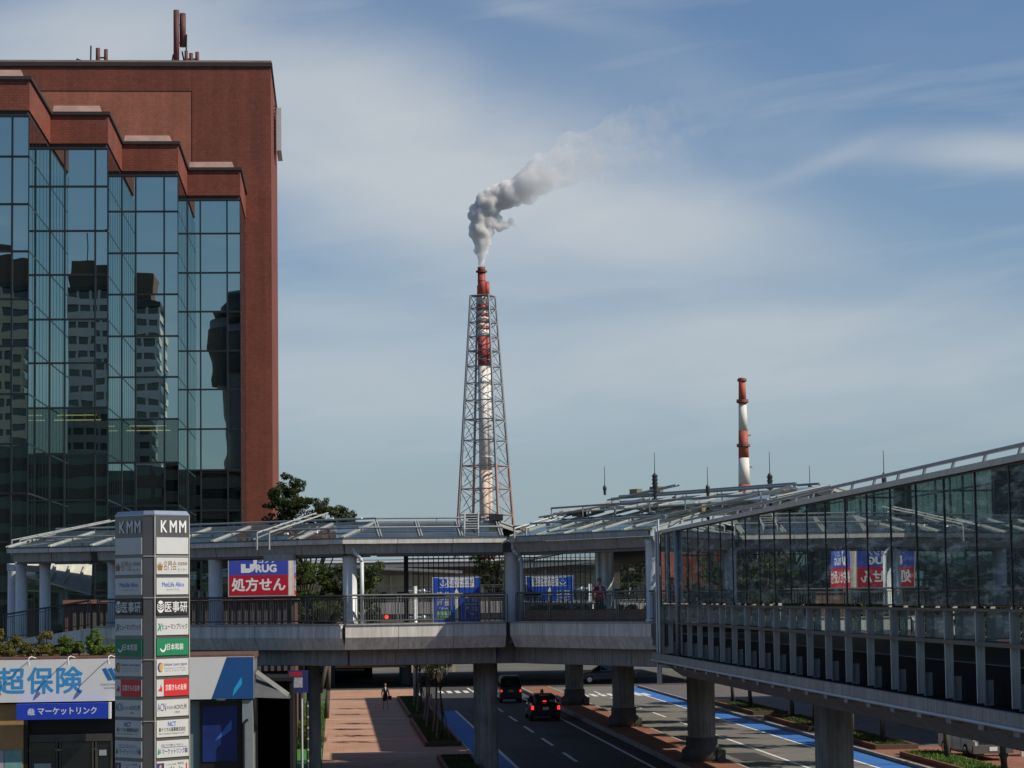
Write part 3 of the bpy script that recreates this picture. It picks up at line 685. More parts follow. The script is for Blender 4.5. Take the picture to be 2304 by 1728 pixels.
def ladder(parent, a, b, width, rungs=0, side=(1, 0, 0), legs=0.0, name='service_ladder', r=.04):
    a, b, s_ = V(a), V(b), V(side).normalized() * width / 2; g_ = MB()
    for sg in (-1, 1):
        g_.tube(a + s_ * sg, b + s_ * sg, r, 8)
        if legs: g_.tube(a + s_ * sg, a + s_ * sg - V((0, 0, legs)), r, 8)
    for j in range(rungs): q = a.lerp(b, (j + .5) / rungs); g_.tube(q - s_, q + s_, r * .6, 6)
    return g_.build(name, steel_m, parent)
ladder(can, (-3.15, 105.8, 9.95), (-.6, 110.6, 10.95), .55, 6, (1, -.2, 0), .75)
ladder(can, (-15.1, 115.4, 10.0), (-10.6, 116.8, 10.95), .55, 6, (1, -.8, 0), .7)
ladder(can, (5.95, 105.2, 9.95), (6.05, 106.6, 10.75), .62, 7, (1, .14, 0), .62)
ladder(can, (8.0, 103.9, 9.95), (11.2, 107.0, 10.9), .55, 5, (1, -.5, 0), .6)
lampb = MB()
for p in (atY(640, 1202, 105.6), atY(706, 1199, 104.6), atY(742, 1168, 108.6), atY(806, 1167, 107.2)): lampb.tube(p, (p[0] + .16, p[1] - .1, p[2] + .02), .05, 8)
lampb.build('uplight', white_m, can)
MB().box(6.9, 7.5, 107.3, 107.7, 10.42, 10.70).build('winch_box', steel_d, can); MB().box(5.95, 6.5, 107.2, 107.6, 10.40, 10.68).build('winch_box', steel_d, can)

# hall at the junction: two tier hipped glass roof
hall = thing('junction_hall', 'two tiered glass roofed hall where the footbridge meets the glazed walkway', 'hall', (13, 103, 5.9))
hu = (E_ - D_).normalized(); hn = V((-hu.y, hu.x))            # inward
def hp(s, d, z): return V((D_.x + hu.x * s + hn.x * d, D_.y + hu.y * s + hn.y * d, z))
def slope(parent, s0, s1, d0, z0, d1, z1, n, sh=0.0, glass=roof_glass, name='pane'):
    rf = MB()
    for i in range(n):
        a, c = s0 + (s1 - s0) * i / n, s0 + (s1 - s0) * (i + 1) / n
        MB().slab([hp(a + .05, d0, z0), hp(c - .05, d0, z0), hp(c - .05 + sh, d1, z1), hp(a + .05 + sh, d1, z1)], .03).build(name, glass, parent)
    for i in range(n + 1):
        a = s0 + (s1 - s0) * i / n
        rf.bar(hp(a, d0, z0 + .04), hp(a + sh, d1, z1 + .04), .06, .05).bar(hp(a, d0, z0 - .09), hp(a + sh, d1, z1 - .09), .05, .12)
    rf.build('rafter', steel_m, parent)
def hrail(parent, s0, s1, d, z, h, r=.045, step=2.3):
    g_ = MB(); g_.tube(hp(s0, d, z + h), hp(s1, d, z + h), r, 8); m = int((s1 - s0) / step)
    for j in range(m + 1): q = s0 + (s1 - s0) * j / m; g_.bar(hp(q, d, z + h), hp(q, d, z), .05, .05)
    g_.build('maintenance_rail', steel_g, parent)
LE = (E_ - D_).length
slope(hall, .1, LE, .05, 9.62, 3.0, 10.38, 5, 0.0, hall_glass)
slope(hall, -.2, 14.6, 2.9, 10.70, 5.9, 11.24, 6, 0.0, hall_glass)
slope(hall, 0.0, 14.6, 9.2, 10.5, 5.95, 11.24, 6, 0.0, hall_glass)
hrail(hall, .3, LE - .2, .9, 9.84, .34); hrail(hall, -.4, 14.4, 2.6, 10.4, .5); hrail(hall, 0, 14.4, 5.6, 11.18, .16, .05); hrail(hall, -.5, 12, 6.4, 11.12, .36, .05)
cs = MB()
for j in range(8):
    s0 = -.1 + j * 2.0; cs.bar(hp(s0, 3.0, 10.42), hp(s0, 3.0, 10.80), .07, .07); cs.bar(hp(s0, 3.3, 10.35), hp(s0 + 1.5, 4.2, 10.72), .05, .12)
cs.bar(hp(-.5, 2.8, 10.68), hp(14.6, 2.8, 10.68), .10, .05); cs.bar(hp(0, 3.05, 10.40), hp(14.6, 3.05, 10.40), .08, .05)
cs.build('clerestory_frame', steel_m, hall)
for _s, _d, _z, _a, _b, _c in ((.9, 3.2, 10.5, .7, .3, .26), (-1.2, 1.4, 9.95, .55, .3, .2), (1.6, 5.8, 11.45, .55, .3, .25), (3.0, 5.9, 11.5, .6, .3, .25), (11.5, 1.9, 10.3, .3, .25, .3)): MB().cbox(hp(_s, _d, _z), _a, _b, _c, -1.05).build('winch_box', M('winch_bronze', (.20, .17, .11), .6, metal=.3, var=.4, scale=6), hall)
ladder(hall, hp(.4, 5.2, 11.25), hp(4.6, 5.9, 11.75), .4, 5, (.5, .8, 0)); ladder(hall, hp(-.6, 2.2, 10.5), hp(5.0, 4.0, 11.1), .5, 6, (.5, .8, 0)); ladder(hall, hp(8.6, .5, 9.9), hp(15.5, 3.4, 11.15), .5, 7, (.5, .8, 0))
for j in range(4):
    s0 = .15 + j * (LE - .3) / 4; s1 = .12 + (j + 1) * (LE - .3) / 4
    f1 = MB(); sbox(f1, D_, E_, s0, s1, -.02, .12, 9.36, 9.58); f1.build('fascia_panel', fascia_g, hall)
    f2 = MB(); sbox(f2, D_, E_, s0, s1, .40, .52, 8.93, 9.355, .2, .32); f2.build('beam_panel', fascia_g, hall)
h2 = MB(); sbox(h2, D_, E_, .2, LE - .1, .55, 1.2, 8.8, 8.95); sbox(h2, D_, E_, .1, LE - .05, -.04, .2, 9.585, 9.61); h2.build('edge_beam', soffit_m, hall)
for x, y in ((11.75, 103.8), (12.75, 96.2), (17.3, 104.0), (12.7, 114.5), (17.3, 115.0)): column(hall, x, y, 5.9, 9.3, .30, steel_l)
MB().prism([(12.7, 106), (17.8, 97), (21.4, 97), (21.4, 116), (9.9, 115.9), (9.9, 111)], 9.25, 9.35).build('ceiling', soffit_m, hall)

# ================================================================== GLAZED WALKWAY ALONG THE MEDIAN
gw = thing('glazed_walkway', 'long glazed walkway on round piers running toward the camera above the median', 'walkway', (15.2, 80, 0))
SP = 2.43; XW = 12.6; XF = 21.6; Y0 = 92.7 - 24 * SP
fin_m = M('fin_grey', (.66, .69, .66), .5, var=.12, scale=1.5, stretch=(1, 1, .4), drip=.3)
matt_black = M('matt_black', (.014, .014, .015), .95, var=.2, spec=.1)
floor_m = M('walkway_floor', (.16, .155, .15), .6, var=.15)
def wwalk(y0, n, fine=True):
    y1 = y0 + n * SP
    MB().box(XW + .51, XF - .51, y0, y1, 5.30, 5.52).build('floor', floor_m, gw)
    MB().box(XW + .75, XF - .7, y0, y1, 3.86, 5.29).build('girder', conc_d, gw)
    MB().box(XW - .10, XF + .10, y0, y1, 9.37, 9.455).build('roof', fascia_g, gw)
    MB().box(XW + .1, XF - .1, y0 + .02, y1 - .02, 9.348, 9.367).build('ceiling', soffit_m, gw)
    ev = MB().box(XW - .15, XW - .105, y0, y1, 9.35, 9.475).box(XF + .105, XF + .15, y0, y1, 9.35, 9.475); ev.build('eave_strip', M('eave_stone', (.62, .58, .48), .6, var=.12), gw)
    ed = MB().box(XW - .42, XW - .3, y0, y1, 4.52, 4.78).box(XF + .3, XF + .42, y0, y1, 4.52, 4.78); ed.build('edge_beam', panel_lo, gw)
    MB().box(XW - .29, XF + .29, y0, y1, 4.66, 4.74).build('ledge', matt_black, gw)
    rl = MB().tube((XW - .46, y0, 4.50), (XW - .46, y1, 4.50), .035, 8); rl.build('pipe_rail', steel_l, gw)
    sl = MB(); nn = n
    for i in range(nn):
        a, c = y0 + i * SP + .015, y0 + (i + 1) * SP - .015
        sl.hexa([(XW - .15, a, 4.45), (XW - .10, a, 4.45), (XW - .10, c, 4.45), (XW - .15, c, 4.45), (XW + .72, a, 3.88), (XW + .76, a, 3.88), (XW + .76, c, 3.88), (XW + .72, c, 3.88)][4:] + [(XW - .15, a, 4.50), (XW - .10, a, 4.50), (XW - .10, c, 4.50), (XW - .15, c, 4.50)])
        MB.box(sl, XW - .4, XW - .1, y0 + i * SP + .9, y0 + i * SP + 1.3, 4.36, 4.46)
    sl.build('soffit_plate', panel_lo, gw)
    pm = MB().box(-.01, .01, .04, SP - .04, 0, 2.60).mesh('pane', walk_glass)
    lm = MB().box(-.01, .01, .08, SP - .08, 0, .58).mesh('pane', walk_glass)
    mm = MB().box(-.03, .03, -.03, .03, 0, 2.70).mesh('mullion', steel_d)
    fm = MB().hexa([(-.09, -.03, 0), (.07, -.03, 0), (.07, .03, 0), (-.09, .03, 0), (-.09, -.03, 1.78), (.09, -.03, 1.78), (.09, .03, 1.78), (-.09, .03, 1.78)]).mesh('fin', fin_m)
    bm_ = MB().box(-.02, .20, -.02, .02, 0, .62).mesh('bracket_plate', fin_m)
    for i in range(n + 1):
        y = y0 + i * SP
        for xx in (XW, XF):
            link('mullion', mm, gw, (xx, y, 6.64)); 
            if i < n: link('pane', pm, gw, (xx, y, 6.72))
        link('fin', fm, gw, (XW, y, 4.80)); link('fin', fm, gw, (XF, y, 4.80), (0, 0, math.pi))
        if i < n:
            link('pane', lm, gw, (XW + .12, y, 6.02))
            link('bracket_plate', bm_, gw, (XW + .10, y + .10, 4.75), scale=(.8, 1, .8))
    ra = MB()
    for xx in (XW, XF):
        ra.box(xx - .09, xx + .09, y0, y1, 6.585, 6.645).box(xx - .10, xx + .10, y0, y1, 5.92, 6.0)
        ra.box(xx - .04, xx + .04, y0, y1, 9.318, 9.345)
    ra.build('transom', steel_b, gw)
    MB().box(XW + .42, XW + .5, y0, y1, 4.75, 5.50).box(XF - .5, XF - .42, y0, y1, 4.75, 5.50).build('upstand', matt_black, gw)
    hr = MB().tube((XW + .3, y0, 6.5), (XW + .3, y1, 6.5), .03, 6).tube((XF - .3, y0, 6.5), (XF - .3, y1, 6.5), .03, 6); hr.build('handrail', steel_l, gw)
wwalk(Y0, 24); wwalk(116.2, 27)
# safety rail on the roof
sr = MB(); sr.tube((XW + .12, 36, 9.68), (XW + .12, 87, 9.68), .045, 8)
for k in range(21): sr.bar((XW + .12, 36.4 + k * SP, 9.67), (XW + .08, 36.4 + k * SP + .10, 9.45), .05, .05)
sr.build('safety_rail', steel_g, gw)
sk = MB()                                                   # ridge skylight kerb lying on the roof
for k in range(11): sk.box(XW + 1.4, XF - 1.4, 46 + k * 2.2, 46 + k * 2.2 + 2.1, 9.46, 9.60)
sk.build('skylight', white_m, gw)
KS = .91                                                   # the decks were laid out 10% too far off; see the end of the script
def inv(p): return V((0, 0, HEYE)) + (V(p) - V((0, 0, HEYE))) / KS
blk_ = MB().box(-.17, .17, -.2, .2, 0, .46).mesh('plinth_block', conc_d)
pl_ = MB().lathe([(.62, 0), (.58, .05), (.58, 4.0)], (0, 0, 0), 32).mesh('pier', conc, smooth=True)
pb_ = MB().lathe([(.86, 0), (.84, .45), (.66, .62), (.66, .95), (.6, .98)], (0, 0, 0), 24).mesh('plinth', conc_d, smooth=True)
for y in (46.5, 72.6, 99.3, 126.4, 152.5):
    q = inv((15.05, y, 0)); link('pier', pl_, gw, q, scale=(1 / KS, 1 / KS, 1.14)); link('plinth', pb_, gw, inv((15.05, y, .15)), scale=(1 / KS,) * 3)
    link('plinth_block', blk_, gw, inv((15.75, y - .55, .16)), scale=(1 / KS,) * 3)
for (x, y, r) in ((6.62, 107.3, .54), (-1.0, 107.6, .31), (-7.4, 114.5, .4)):
    MB().lathe([(r * 1.1, -.75), (r, -.6), (r, 4.2)], (x, y, 0), 28).build('pier', conc, cw, smooth=True)
# corner downpipes and the column where wall and hall meet
dpz = MB().tube((XW - .2, 92.6, 9.55), (XW - .2, 92.6, 3.6), .05, 8).tube((XW - .2, 91.9, 9.9), (XW - .2, 91.9, 3.6), .05, 8); dpz.build('drain_pipe', steel_l, gw)
MB().tube((XW - .05, 87.9, 4.7), (XW - .05, 87.9, 9.4), .11, 12).build('corner_post', steel_g, gw, smooth=True)
ltm = MB().box(0, .15, 0, 2.4, 0, .08).mesh('ceiling_light', white_m)
for k in range(11):
    for x in (XW + 1.6, XF - 1.75): link('ceiling_light', ltm, gw, (x, 40 + k * 4.6, 9.18))
sgm = MB().box(XW + 2.0 - 15.2, XF - 2.0 - 15.2, 0, .12, 0, .35).mesh('hanging_sign', M('sign_navy', (.03, .05, .12), .5, var=.1))
for k in range(6): link('hanging_sign', sgm, gw, (15.2, 44 + k * 7.5, 8.45))
for y in (62.3, 56.6, 49.5): MB().box(XF - .9, XF - .86, y, y + .5, 6.9, 8.1).build('banner', white_m, gw)

# lightning rods standing on the walkway roofs
for i, (x, y, z0, zc, zt, r) in enumerate(((11.28, 100.0, 11.2, 11.62, 12.4, .07), (13.4, 100.0, 11.0, 12.1, 12.96, .09), (15.63, 100.0, 10.9, 11.6, 12.34, .075), (18.28, 100.0, 10.9, 12.05, 12.95, .09), (19.98, 100.0, 10.8, 11.6, 12.34, .075), (20.38, 88.0, 10.5, 11.42, 12.24, .08))):
    lab = ('shortest black mast base with a thin rod above the winch ladder', 'thick knobbly black mast with a long thin rod', 'slim black mast with thin rod left of the small chimney', 'knobbly black mast with rod just right of the small chimney', 'slim black mast with rod where the roof rails meet', 'black mast with rod farthest along the glazed walkway')[i]
    t = thing('lightning_mast', lab, 'mast', (x, y, z0), 'black masts on the walkway roofs')
    MB().lathe([(r * .8, z0 - zc if False else 0), (r * .8, (zc - z0) * .45), (r * 1.15, (zc - z0) * .5), (r * 1.15, (zc - z0) - .1), (r * .4, zc - z0)], (x, y, z0), 12).build('mast', steel_d, t)
    MB().tube((x, y, zc), (x, y, zt), .016, 6, .010).build('rod', steel_d, t)
    if i in (1, 3):
        kn = MB()
        for k in range(6): kn.ring((x, y, z0 + .15 + k * .16), r * .7, .07, .05, 10)
        kn.build('insulator', steel_d, t)
    if z0 < 11: MB().tube((x, y, 9.3), (x, y, z0), .06, 8).build('stand', steel_d, t)

# ================================================================== LATTICE TOWER, STACKS, SMOKE
TX, TY = 62.65, 1000.0
galv = M('galvanised', (.30, .31, .32), .55, metal=.3, var=.12)
pink_st = M('faded_pink_steel', (.40, .27, .235), .65, metal=.1, var=.15)
def zt_(y): return 7 + (1343.8 - y) * 1000 / 5400 / 1.0 * 1.004
def tower():
    t = thing('lattice_tower', 'tall tapering steel lattice tower around the smoking stack', 'tower', (TX, TY, 0))
    ys = [665, 694, 726, 759, 791, 826, 864, 903, 946, 993, 1050, 1102, 1160, 1230, 1381]
    z = [zt_(y) for y in ys]
    def rad(y): return (31 + (y - 667) * .0731) / 5.4 * 1.0
    ph = [R(20.9 + a) for a in (180, 270, 0, 90)]
    P = lambda k, i: V((TX + rad(ys[i]) * math.cos(ph[k % 4]), TY + rad(ys[i]) * math.sin(ph[k % 4]), z[i]))
    for k in range(4):
        up = MB(); lo = MB()
        for i in range(len(ys) - 1): (up if ys[i] < 1040 else lo).tube(P(k, i), P(k, i + 1), .42 + .02 * i, 8)
        up.build('leg', galv, t); lo.build('leg', pink_st, t)
    for i in range(len(ys) - 1):
        h = MB()
        for k in range(4):
            h.tube(P(k, i), P(k + 1, i), .22, 6)
            if i in (0, 4, 8, 10): h.bar(P(k, i).lerp(V((TX, TY, z[i])), .25), P(k + 1, i).lerp(V((TX, TY, z[i])), .25), 1.0, .15)
            a, b_, c, d = P(k, i), P(k + 1, i), P(k, i + 1), P(k + 1, i + 1); mid = (c + d) / 2; tm = (a + b_) / 2
            h.tube(a, d, .15, 5); h.tube(b_, c, .15, 5)
            if i > 5: h.tube(a.lerp(d, .25), a.lerp(c, .5), .09, 4); h.tube(b_.lerp(c, .25), b_.lerp(d, .5), .09, 4); h.tube(c.lerp(b_, .3), c.lerp(d, .3), .09, 4)
            h.tube(P(k, i).lerp(V((TX, TY, z[i])), .0), V((TX, TY, z[i])).lerp(P(k, i), .22), .12, 5)
        h.build('bracing', galv if ys[i] < 1040 else pink_st, t)
tower()
stk_red = M('stack_red', (.36, .06, .042), .6, var=.2, scale=.05); stk_white = M('stack_white', (.66, .63, .58), .6, var=.12, scale=.05); stk_cream = M('stack_cream', (.58, .45, .37), .65, var=.12, scale=.05)
stk_soot = M('stack_soot', (.16, .045, .035), .7, var=.3, scale=.1)
def stack():
    t = thing('smoking_stack', 'red and white banded smokestack group inside the lattice tower', 'smokestack', (TX, TY, 0))
    bands = [(600, 612, 3), (612, 668, 0), (668, 684, 1), (684, 699, 0), (699, 706, 1), (706, 713, 0), (713, 721, 1), (721, 728, 0), (728, 736, 1), (736, 742, 0), (742, 757, 1), (757, 825, 0), (825, 1060, 1), (1060, 1230, 2), (1230, 1381, 0)]
    mats = (stk_red, stk_white, stk_cream, stk_soot)
    for (dx, dy, r, top) in ((-.5, -1.0, 1.62, 600), (1.75, .9, 1.15, 632), (-1.2, 1.6, 1.1, 640)):
        for (y0, y1, m) in bands:
            if y1 <= top: continue
            a, c = zt_(max(y0, top)), zt_(y1); rr = r * (1 + .12 * ((y0 - 600) / 700))
            MB().lathe([(rr, 0), (rr, a - c)], (TX + dx, TY + dy, c), 24).build('band', mats[m], t, smooth=True)
        for y in range(700, 1150, 55):
            MB().ring((TX + dx, TY + dy, zt_(y)), r, .22, .35, 20).build('collar', mats[1] if y > 820 else galv, t)
    MB().ring((TX - .5, TY - 1, zt_(612)), 1.7, .65, .7, 24).build('gallery', stk_soot, t)
    MB().ring((TX - .5, TY - 1, zt_(632)), 1.62, .12, .2, 24).build('collar', stk_soot, t)
stack()
def chimney2():
    X, Y = 154.7, 900.0; zz = lambda y: 7 + (1336.5 - y) * 900 / 5400 * 1.004
    t = thing('small_chimney', 'tapered red and white concrete chimney without smoke', 'chimney', (X, Y, 0))
    r = lambda y: (7.6 + (y - 848) * .0235) / 6.0
    for (y0, y1, m) in ((848, 908.6, 0), (908.6, 969, 1), (969, 1030, 0), (1030, 1091, 1), (1091, 1160, 0), (1160, 1380, 1)):
        MB().lathe([(r(y1), 0), (r(y0), zz(y0) - zz(y1))], (X, Y, zz(y1)), 28).build('band', (M('chimney_red', (.40, .085, .045), .65, var=.15, scale=.1), M('chimney_white', (.70, .66, .58), .65, var=.1, scale=.1))[m], t, smooth=True)
    for y, wd, h in ((856, .5, .3), (905, .8, .6), (1005, .7, .4)):
        MB().ring((X, Y, zz(y)), r(y) - .02, wd, .25, 24).ring((X, Y, zz(y)), r(y) + wd - .12, .1, h + .7, 24).build('gallery', M('gallery_steel', (.22, .10, .08), .7), t)
    for y in (979, 1051): MB().box(X + r(y) - .2, X + r(y) + 1.1, Y - .3, Y + .3, zz(y) - .3, zz(y) + .3).build('bracket', galv, t)
chimney2()

def smoke():
    """billows grown from overlapping balls, fused to one closed skin and filled with a volume"""
    rd = random.Random(11); zs = zt_(600); pts = []
    path = [(0, -.5, 1.35), (.4, 8, 2.7), (-.4, 15, 3.7), (.4, 22, 4.4), (2.6, 27, 4.4), (6.5, 28.5, 4.6), (11, 30, 4.8), (16, 33, 5.2), (22, 36.5, 6.4), (29, 40, 7.4), (37, 44, 8.4), (46, 47.5, 9.4), (58, 52, 10.2), (72, 57, 10.6), (88, 62, 9.6)]
    vs = []
    for (a, b_) in zip(path[:-1], path[1:]):
        for k in range(5):
            f = k / 5; x = a[0] + (b_[0] - a[0]) * f; z = a[1] + (b_[1] - a[1]) * f; r = a[2] + (b_[2] - a[2]) * f
            r *= 1.0 + .40 * min(1, z / 12); vs.append((x, 0, z, r * .8))
            if z > 3:
                for _ in range(4):
                    d = V((rd.gauss(0, 1), rd.gauss(0, 1), rd.gauss(0, 1))).normalized(); vs.append((x + d.x * r * .72, d.y * r * .72, z + d.z * r * .62, r * rd.uniform(.22, .48)))
    for (x, z, r) in ((5, 18.5, 2.4), (8, 17, 2.2), (10.5, 17.5, 2.0), (13, 19, 1.8), (15, 17.6, 1.2), (4, 14.5, 1.8), (7, 20.5, 2.2)):
        vs.append((x, -.5, z, r))
    bm = bmesh.new()
    for x, y, z, r in vs:
        bmesh.ops.create_icosphere(bm, subdivisions=2, radius=r, matrix=Matrix.Translation((x, y, z)))
    me = bpy.data.meshes.new('smoke'); bm.to_mesh(me); bm.free()
    o = bpy.data.objects.new('smoke', me); COL.objects.link(o); o.location = (TX - .5, TY - 1, zs)
    rm = o.modifiers.new('fuse', 'REMESH'); rm.mode = 'VOXEL'; rm.voxel_size = .55
    tx = bpy.data.textures.new('billow', 'CLOUDS'); tx.noise_scale = 2.2; tx.noise_depth = 3
    dp = o.modifiers.new('billow', 'DISPLACE'); dp.texture = tx; dp.strength = 1.5; dp.mid_level = .5
    m = bpy.data.materials.new('smoke_volume'); m.use_nodes = True; t = m.node_tree
    for n in list(t.nodes): t.nodes.remove(n)
    out = nd(t, 'ShaderNodeOutputMaterial'); pv_ = nd(t, 'ShaderNodeVolumePrincipled', i={'Color': (.965, .96, .955, 1), 'Anisotropy': .0})
    g = nd(t, 'ShaderNodeTexCoord'); s = nd(t, 'ShaderNodeSeparateXYZ'); t.links.new(g.outputs['Object'], s.inputs[0])
    def mth(op, a, b_):
        n = nd(t, 'ShaderNodeMath', operation=op)
        for i, q in enumerate((a, b_)):
            if isinstance(q, (int, float)): n.inputs[i].default_value = q
            else: t.links.new(q, n.inputs[i])
        return n.outputs[0]
    nz = nd(t, 'ShaderNodeTexNoise', i={'Scale': .15, 'Detail': 6.0, 'Roughness': .62, 'Distortion': .6}); t.links.new(g.outputs['Object'], nz.inputs['Vector'])
    fade = mth('POWER', 2.718, mth('MULTIPLY', mth('MAXIMUM', mth('SUBTRACT', s.outputs[0], 6.0), 0.0), -.045))
    nn = mth('MAXIMUM', mth('MULTIPLY', mth('SUBTRACT', nz.outputs['Fac'], mth('MINIMUM', mth('MULTIPLY', mth('MAXIMUM', mth('SUBTRACT', s.outputs[0], 5.0), 0.0), .016), .44)), 2.6), 0.0)
    t.links.new(mth('MULTIPLY', mth('MULTIPLY', fade, nn), .72), pv_.inputs['Density'])
    t.links.new(pv_.outputs[0], out.inputs['Volume']); me.materials.append(m)
    return tag(o, 'grey white smoke billowing from the stack and drifting away', 'smoke', kind='stuff')
smoke()

# ================================================================== TENANT SIGN PILLAR
def pillar():
    cx, cy = -5.72, 75.9; H = 9.82
    t = thing('sign_pillar', 'tall grey steel sign pillar with rows of tenant name plates', 'sign pillar', (cx, cy, 0))
    body = M('pillar_steel', (.17, .165, .16), .38, metal=.6, var=.1, scale=.8); trim = M('pillar_trim', (.62, .58, .50), .4, metal=.4, var=.05)
    th = R(44)                                       # right face looks this far to the right of the viewer
    a = 1.38                                               # face width
    nr = V((math.sin(th), -math.cos(th), 0)); ur = V((math.cos(th), math.sin(th), 0))       # right face normal, reading direction
    nl = V((-math.cos(th), -math.sin(th), 0)); ul = V((math.sin(th), -math.cos(th), 0))     # left face
    ch = .24; hw = a / 2 + ch * .5
    k = V((cx, cy, 0)) + nr * hw + nl * hw                 # virtual front corner
    pr0 = k + ur * ch; pr1 = k + ur * (ch + a); pl1 = k - ul * ch; pl0 = k - ul * (ch + a)
    w2 = ch * 2 + a
    c2 = k + ur * w2; c3 = k + ur * w2 - ul * w2; c4 = k - ul * w2
    poly = [pl1, pr0, pr1, c2 - ul * ch, c3 + ul * ch, c3 - ur * ch, c4 + ur * ch, pl0]
    poly = [(p.x, p.y) for p in poly]
    MB().prism(poly, 0, H - .16).build('body', body, t)
    cen = V((sum(p[0] for p in poly) / 8, sum(p[1] for p in poly) / 8))
    top = [tuple(cen + (V(p) - cen) * .93) for p in poly]; big = [tuple(cen + (V(p) - cen) * 1.012) for p in poly]
    cb = MB(); n = 8
    cb.add([(p[0], p[1], H - .155) for p in big] + [(p[0], p[1], H - .12) for p in big] + [(p[0], p[1], H) for p in top],
           [tuple(range(7, -1, -1)), tuple(range(16, 24))] + [(i, (i + 1) % 8, 8 + (i + 1) % 8, 8 + i) for i in range(8)] + [(8 + i, 8 + (i + 1) % 8, 16 + (i + 1) % 8, 16 + i) for i in range(8)])
    cb.build('cap', M('pillar_cap', (.30, .36, .44), .3, metal=.6, var=.05), t)
    tr = MB()
    for p in (pr0, pr1): tr.bar(p + nr * .012 + V((0, 0, .1)), p + nr * .012 + V((0, 0, H - .17)), .025, .03, up=ur)
    for z in (9.03 - .62, 7.13, 5.23, 3.35): tr.bar(pr0 + nr * .011 + V((0, 0, z)), pr1 + nr * .011 + V((0, 0, z)), .02, .025); tr.bar(pl1 + V((-.004, -.01, z - .0)), pr0 + V((-.004, -.01, z)), .02, .025)
    tr.build('trim', trim, t)
    wht = M('plate_white', (.57, .58, .56), .5, var=.03); ink = M('ink_black', (.025, .025, .03), .6, var=0); blue = M('ink_blue', (.03, .12, .50), .6, var=0); brn = M('ink_brown', (.28, .15, .05), .6, var=0)
    grn = M('plate_green', (.01, .21, .09), .5, var=.03); red = M('plate_red', (.60, .025, .03), .5, var=.03); blk = M('plate_black', (.02, .022, .025), .5, var=0); wh = M('ink_white', (.75, .75, .72), .5, var=0)
    teal = M('ink_teal', (.03, .28, .17), .6, var=0); navy = M('ink_navy', (.03, .05, .22), .6, var=0); gold = M('ink_gold', (.60, .34, .04), .6, var=0); grey = M('ink_grey', (.18, .18, .2), .6, var=0)
    def faces(org, ux, dim):
        text('letter', 'K', wh, t, V(org) + ux * .24 + V((0, 0, 9.15)), ux, .24, .36, .02, .02, .05)
        text('letter', 'M', wh, t, V(org) + ux * .60 + V((0, 0, 9.15)), ux, .27, .36, .02, .02, .05)
        text('letter', 'M', wh, t, V(org) + ux * .98 + V((0, 0, 9.15)), ux, .27, .36, .02, .02, .05)
        for i in range(14):
            z1 = 8.99 - i * .625; z0 = z1 - .515
            if z1 < .4: break
            pm = {3: blk, 5: grn, 12: grn}.get(i, wht)
            fp = MB(); flat(fp, org, ux, .05, a - .05, z0, z1, .004, .03); p = fp.build('name_plate', pm, t)
            o = V(org) + V((0, 0, z0)); lf = .038
            T = lambda s, m, x, z, w_, h, b_=0.0: text('lettering', s, m, p, o + ux * x + V((0, 0, z)), ux, w_, h, lf, b_)
            def S(pts, m, tt=.003):
                q = MB(); poly_up(q, o, ux, pts, .036, tt); q.build('emblem', m, p)
            if i == 1:
                T('名門会', brn, .33, .12, .52, .30); T('家庭教師', brn, .90, .27, .38, .11); T('センター', grey, .90, .09, .38, .10)
                S([(.10, .12), (.27, .12), (.30, .32), (.25, .25), (.22, .38), (.185, .26), (.15, .38), (.12, .25), (.07, .32)], brn)
            elif i == 2: T('MetLife Alico', blue, .27, .24, .88, .14, .012); T('メットライフ アリコ', grey, .45, .11, .50, .07)
            elif i == 3:
                T('医事研', wh, .38, .08, .90, .33, .008); S(disc_pts(.21, .25, .14, .19), wh)
                q = MB()
                for zz in (.14, .21, .28): poly_up(q, o, ux, [(.09, zz + .06), (.20, zz), (.20, zz + .035), (.09, zz + .095)], .0395, .003); poly_up(q, o, ux, [(.33, zz + .06), (.22, zz), (.22, zz + .035), (.33, zz + .095)], .0395, .003)
                q.build('emblem', blk, p)
            elif i == 4: T('ヒューマンブリッジ', ink, .28, .17, 1.0, .18, .012); S([(.08, .13), (.15, .28), (.10, .36), (.17, .36), (.20, .26), (.23, .36), (.26, .36), (.215, .2), (.25, .13), (.21, .13), (.18, .2), (.13, .13)], teal)
            elif i == 5:
                T('日本和装', wh, .46, .16, .66, .20, .012)
                S(disc_pts(.30, .27, .13, .17, 14, R(200), R(385)) + disc_pts(.30, .29, .09, .13, 14, R(385), R(200)), wh)
            elif i == 6:
                T('Josiane Laure Japon', navy, .33, .27, .94, .13); T('ジョジアンヌ・ロール・ジャポン', grey, .36, .12, .86, .07)
                S(disc_pts(.20, .26, .11, .15, 16, R(40), R(320)), navy); S(disc_pts(.22, .26, .07, .13, 16), gold, .006)
                q = MB(); poly_up(q, o, ux, [(.34, .225), (1.2, .225), (1.2, .235), (.34, .235)], .037, .003); q.build('rule', grey, p)
            elif i == 7:
                q = MB(); poly_up(q, o, ux, [(.33, .0), (a - .05, .0), (a - .05, .515), (.33, .515)], .0345, .003); q.build('colour_field', red, p)
                T('京都きもの友禅', wh, .40, .17, .84, .19, .012); S([(.10, .17), (.26, .14), (.27, .26), (.19, .36), (.20, .27)], red)
            elif i == 8: T('ACN', navy, .08, .17, .34, .24); T('株式会社', grey, .46, .22, .26, .10); T('ACN九州', ink, .74, .20, .50, .17); T('小倉支店', grey, .76, .09, .22, .07)
            elif i == 9: T('NCT', blue, .50, .32, .32, .14, .02); T('新ケミカル商事株式会社', ink, .14, .16, 1.06, .13, .012); T('New Chemical Trading Co., Ltd.', ink, .14, .07, 1.02, .055)
            elif i == 10:
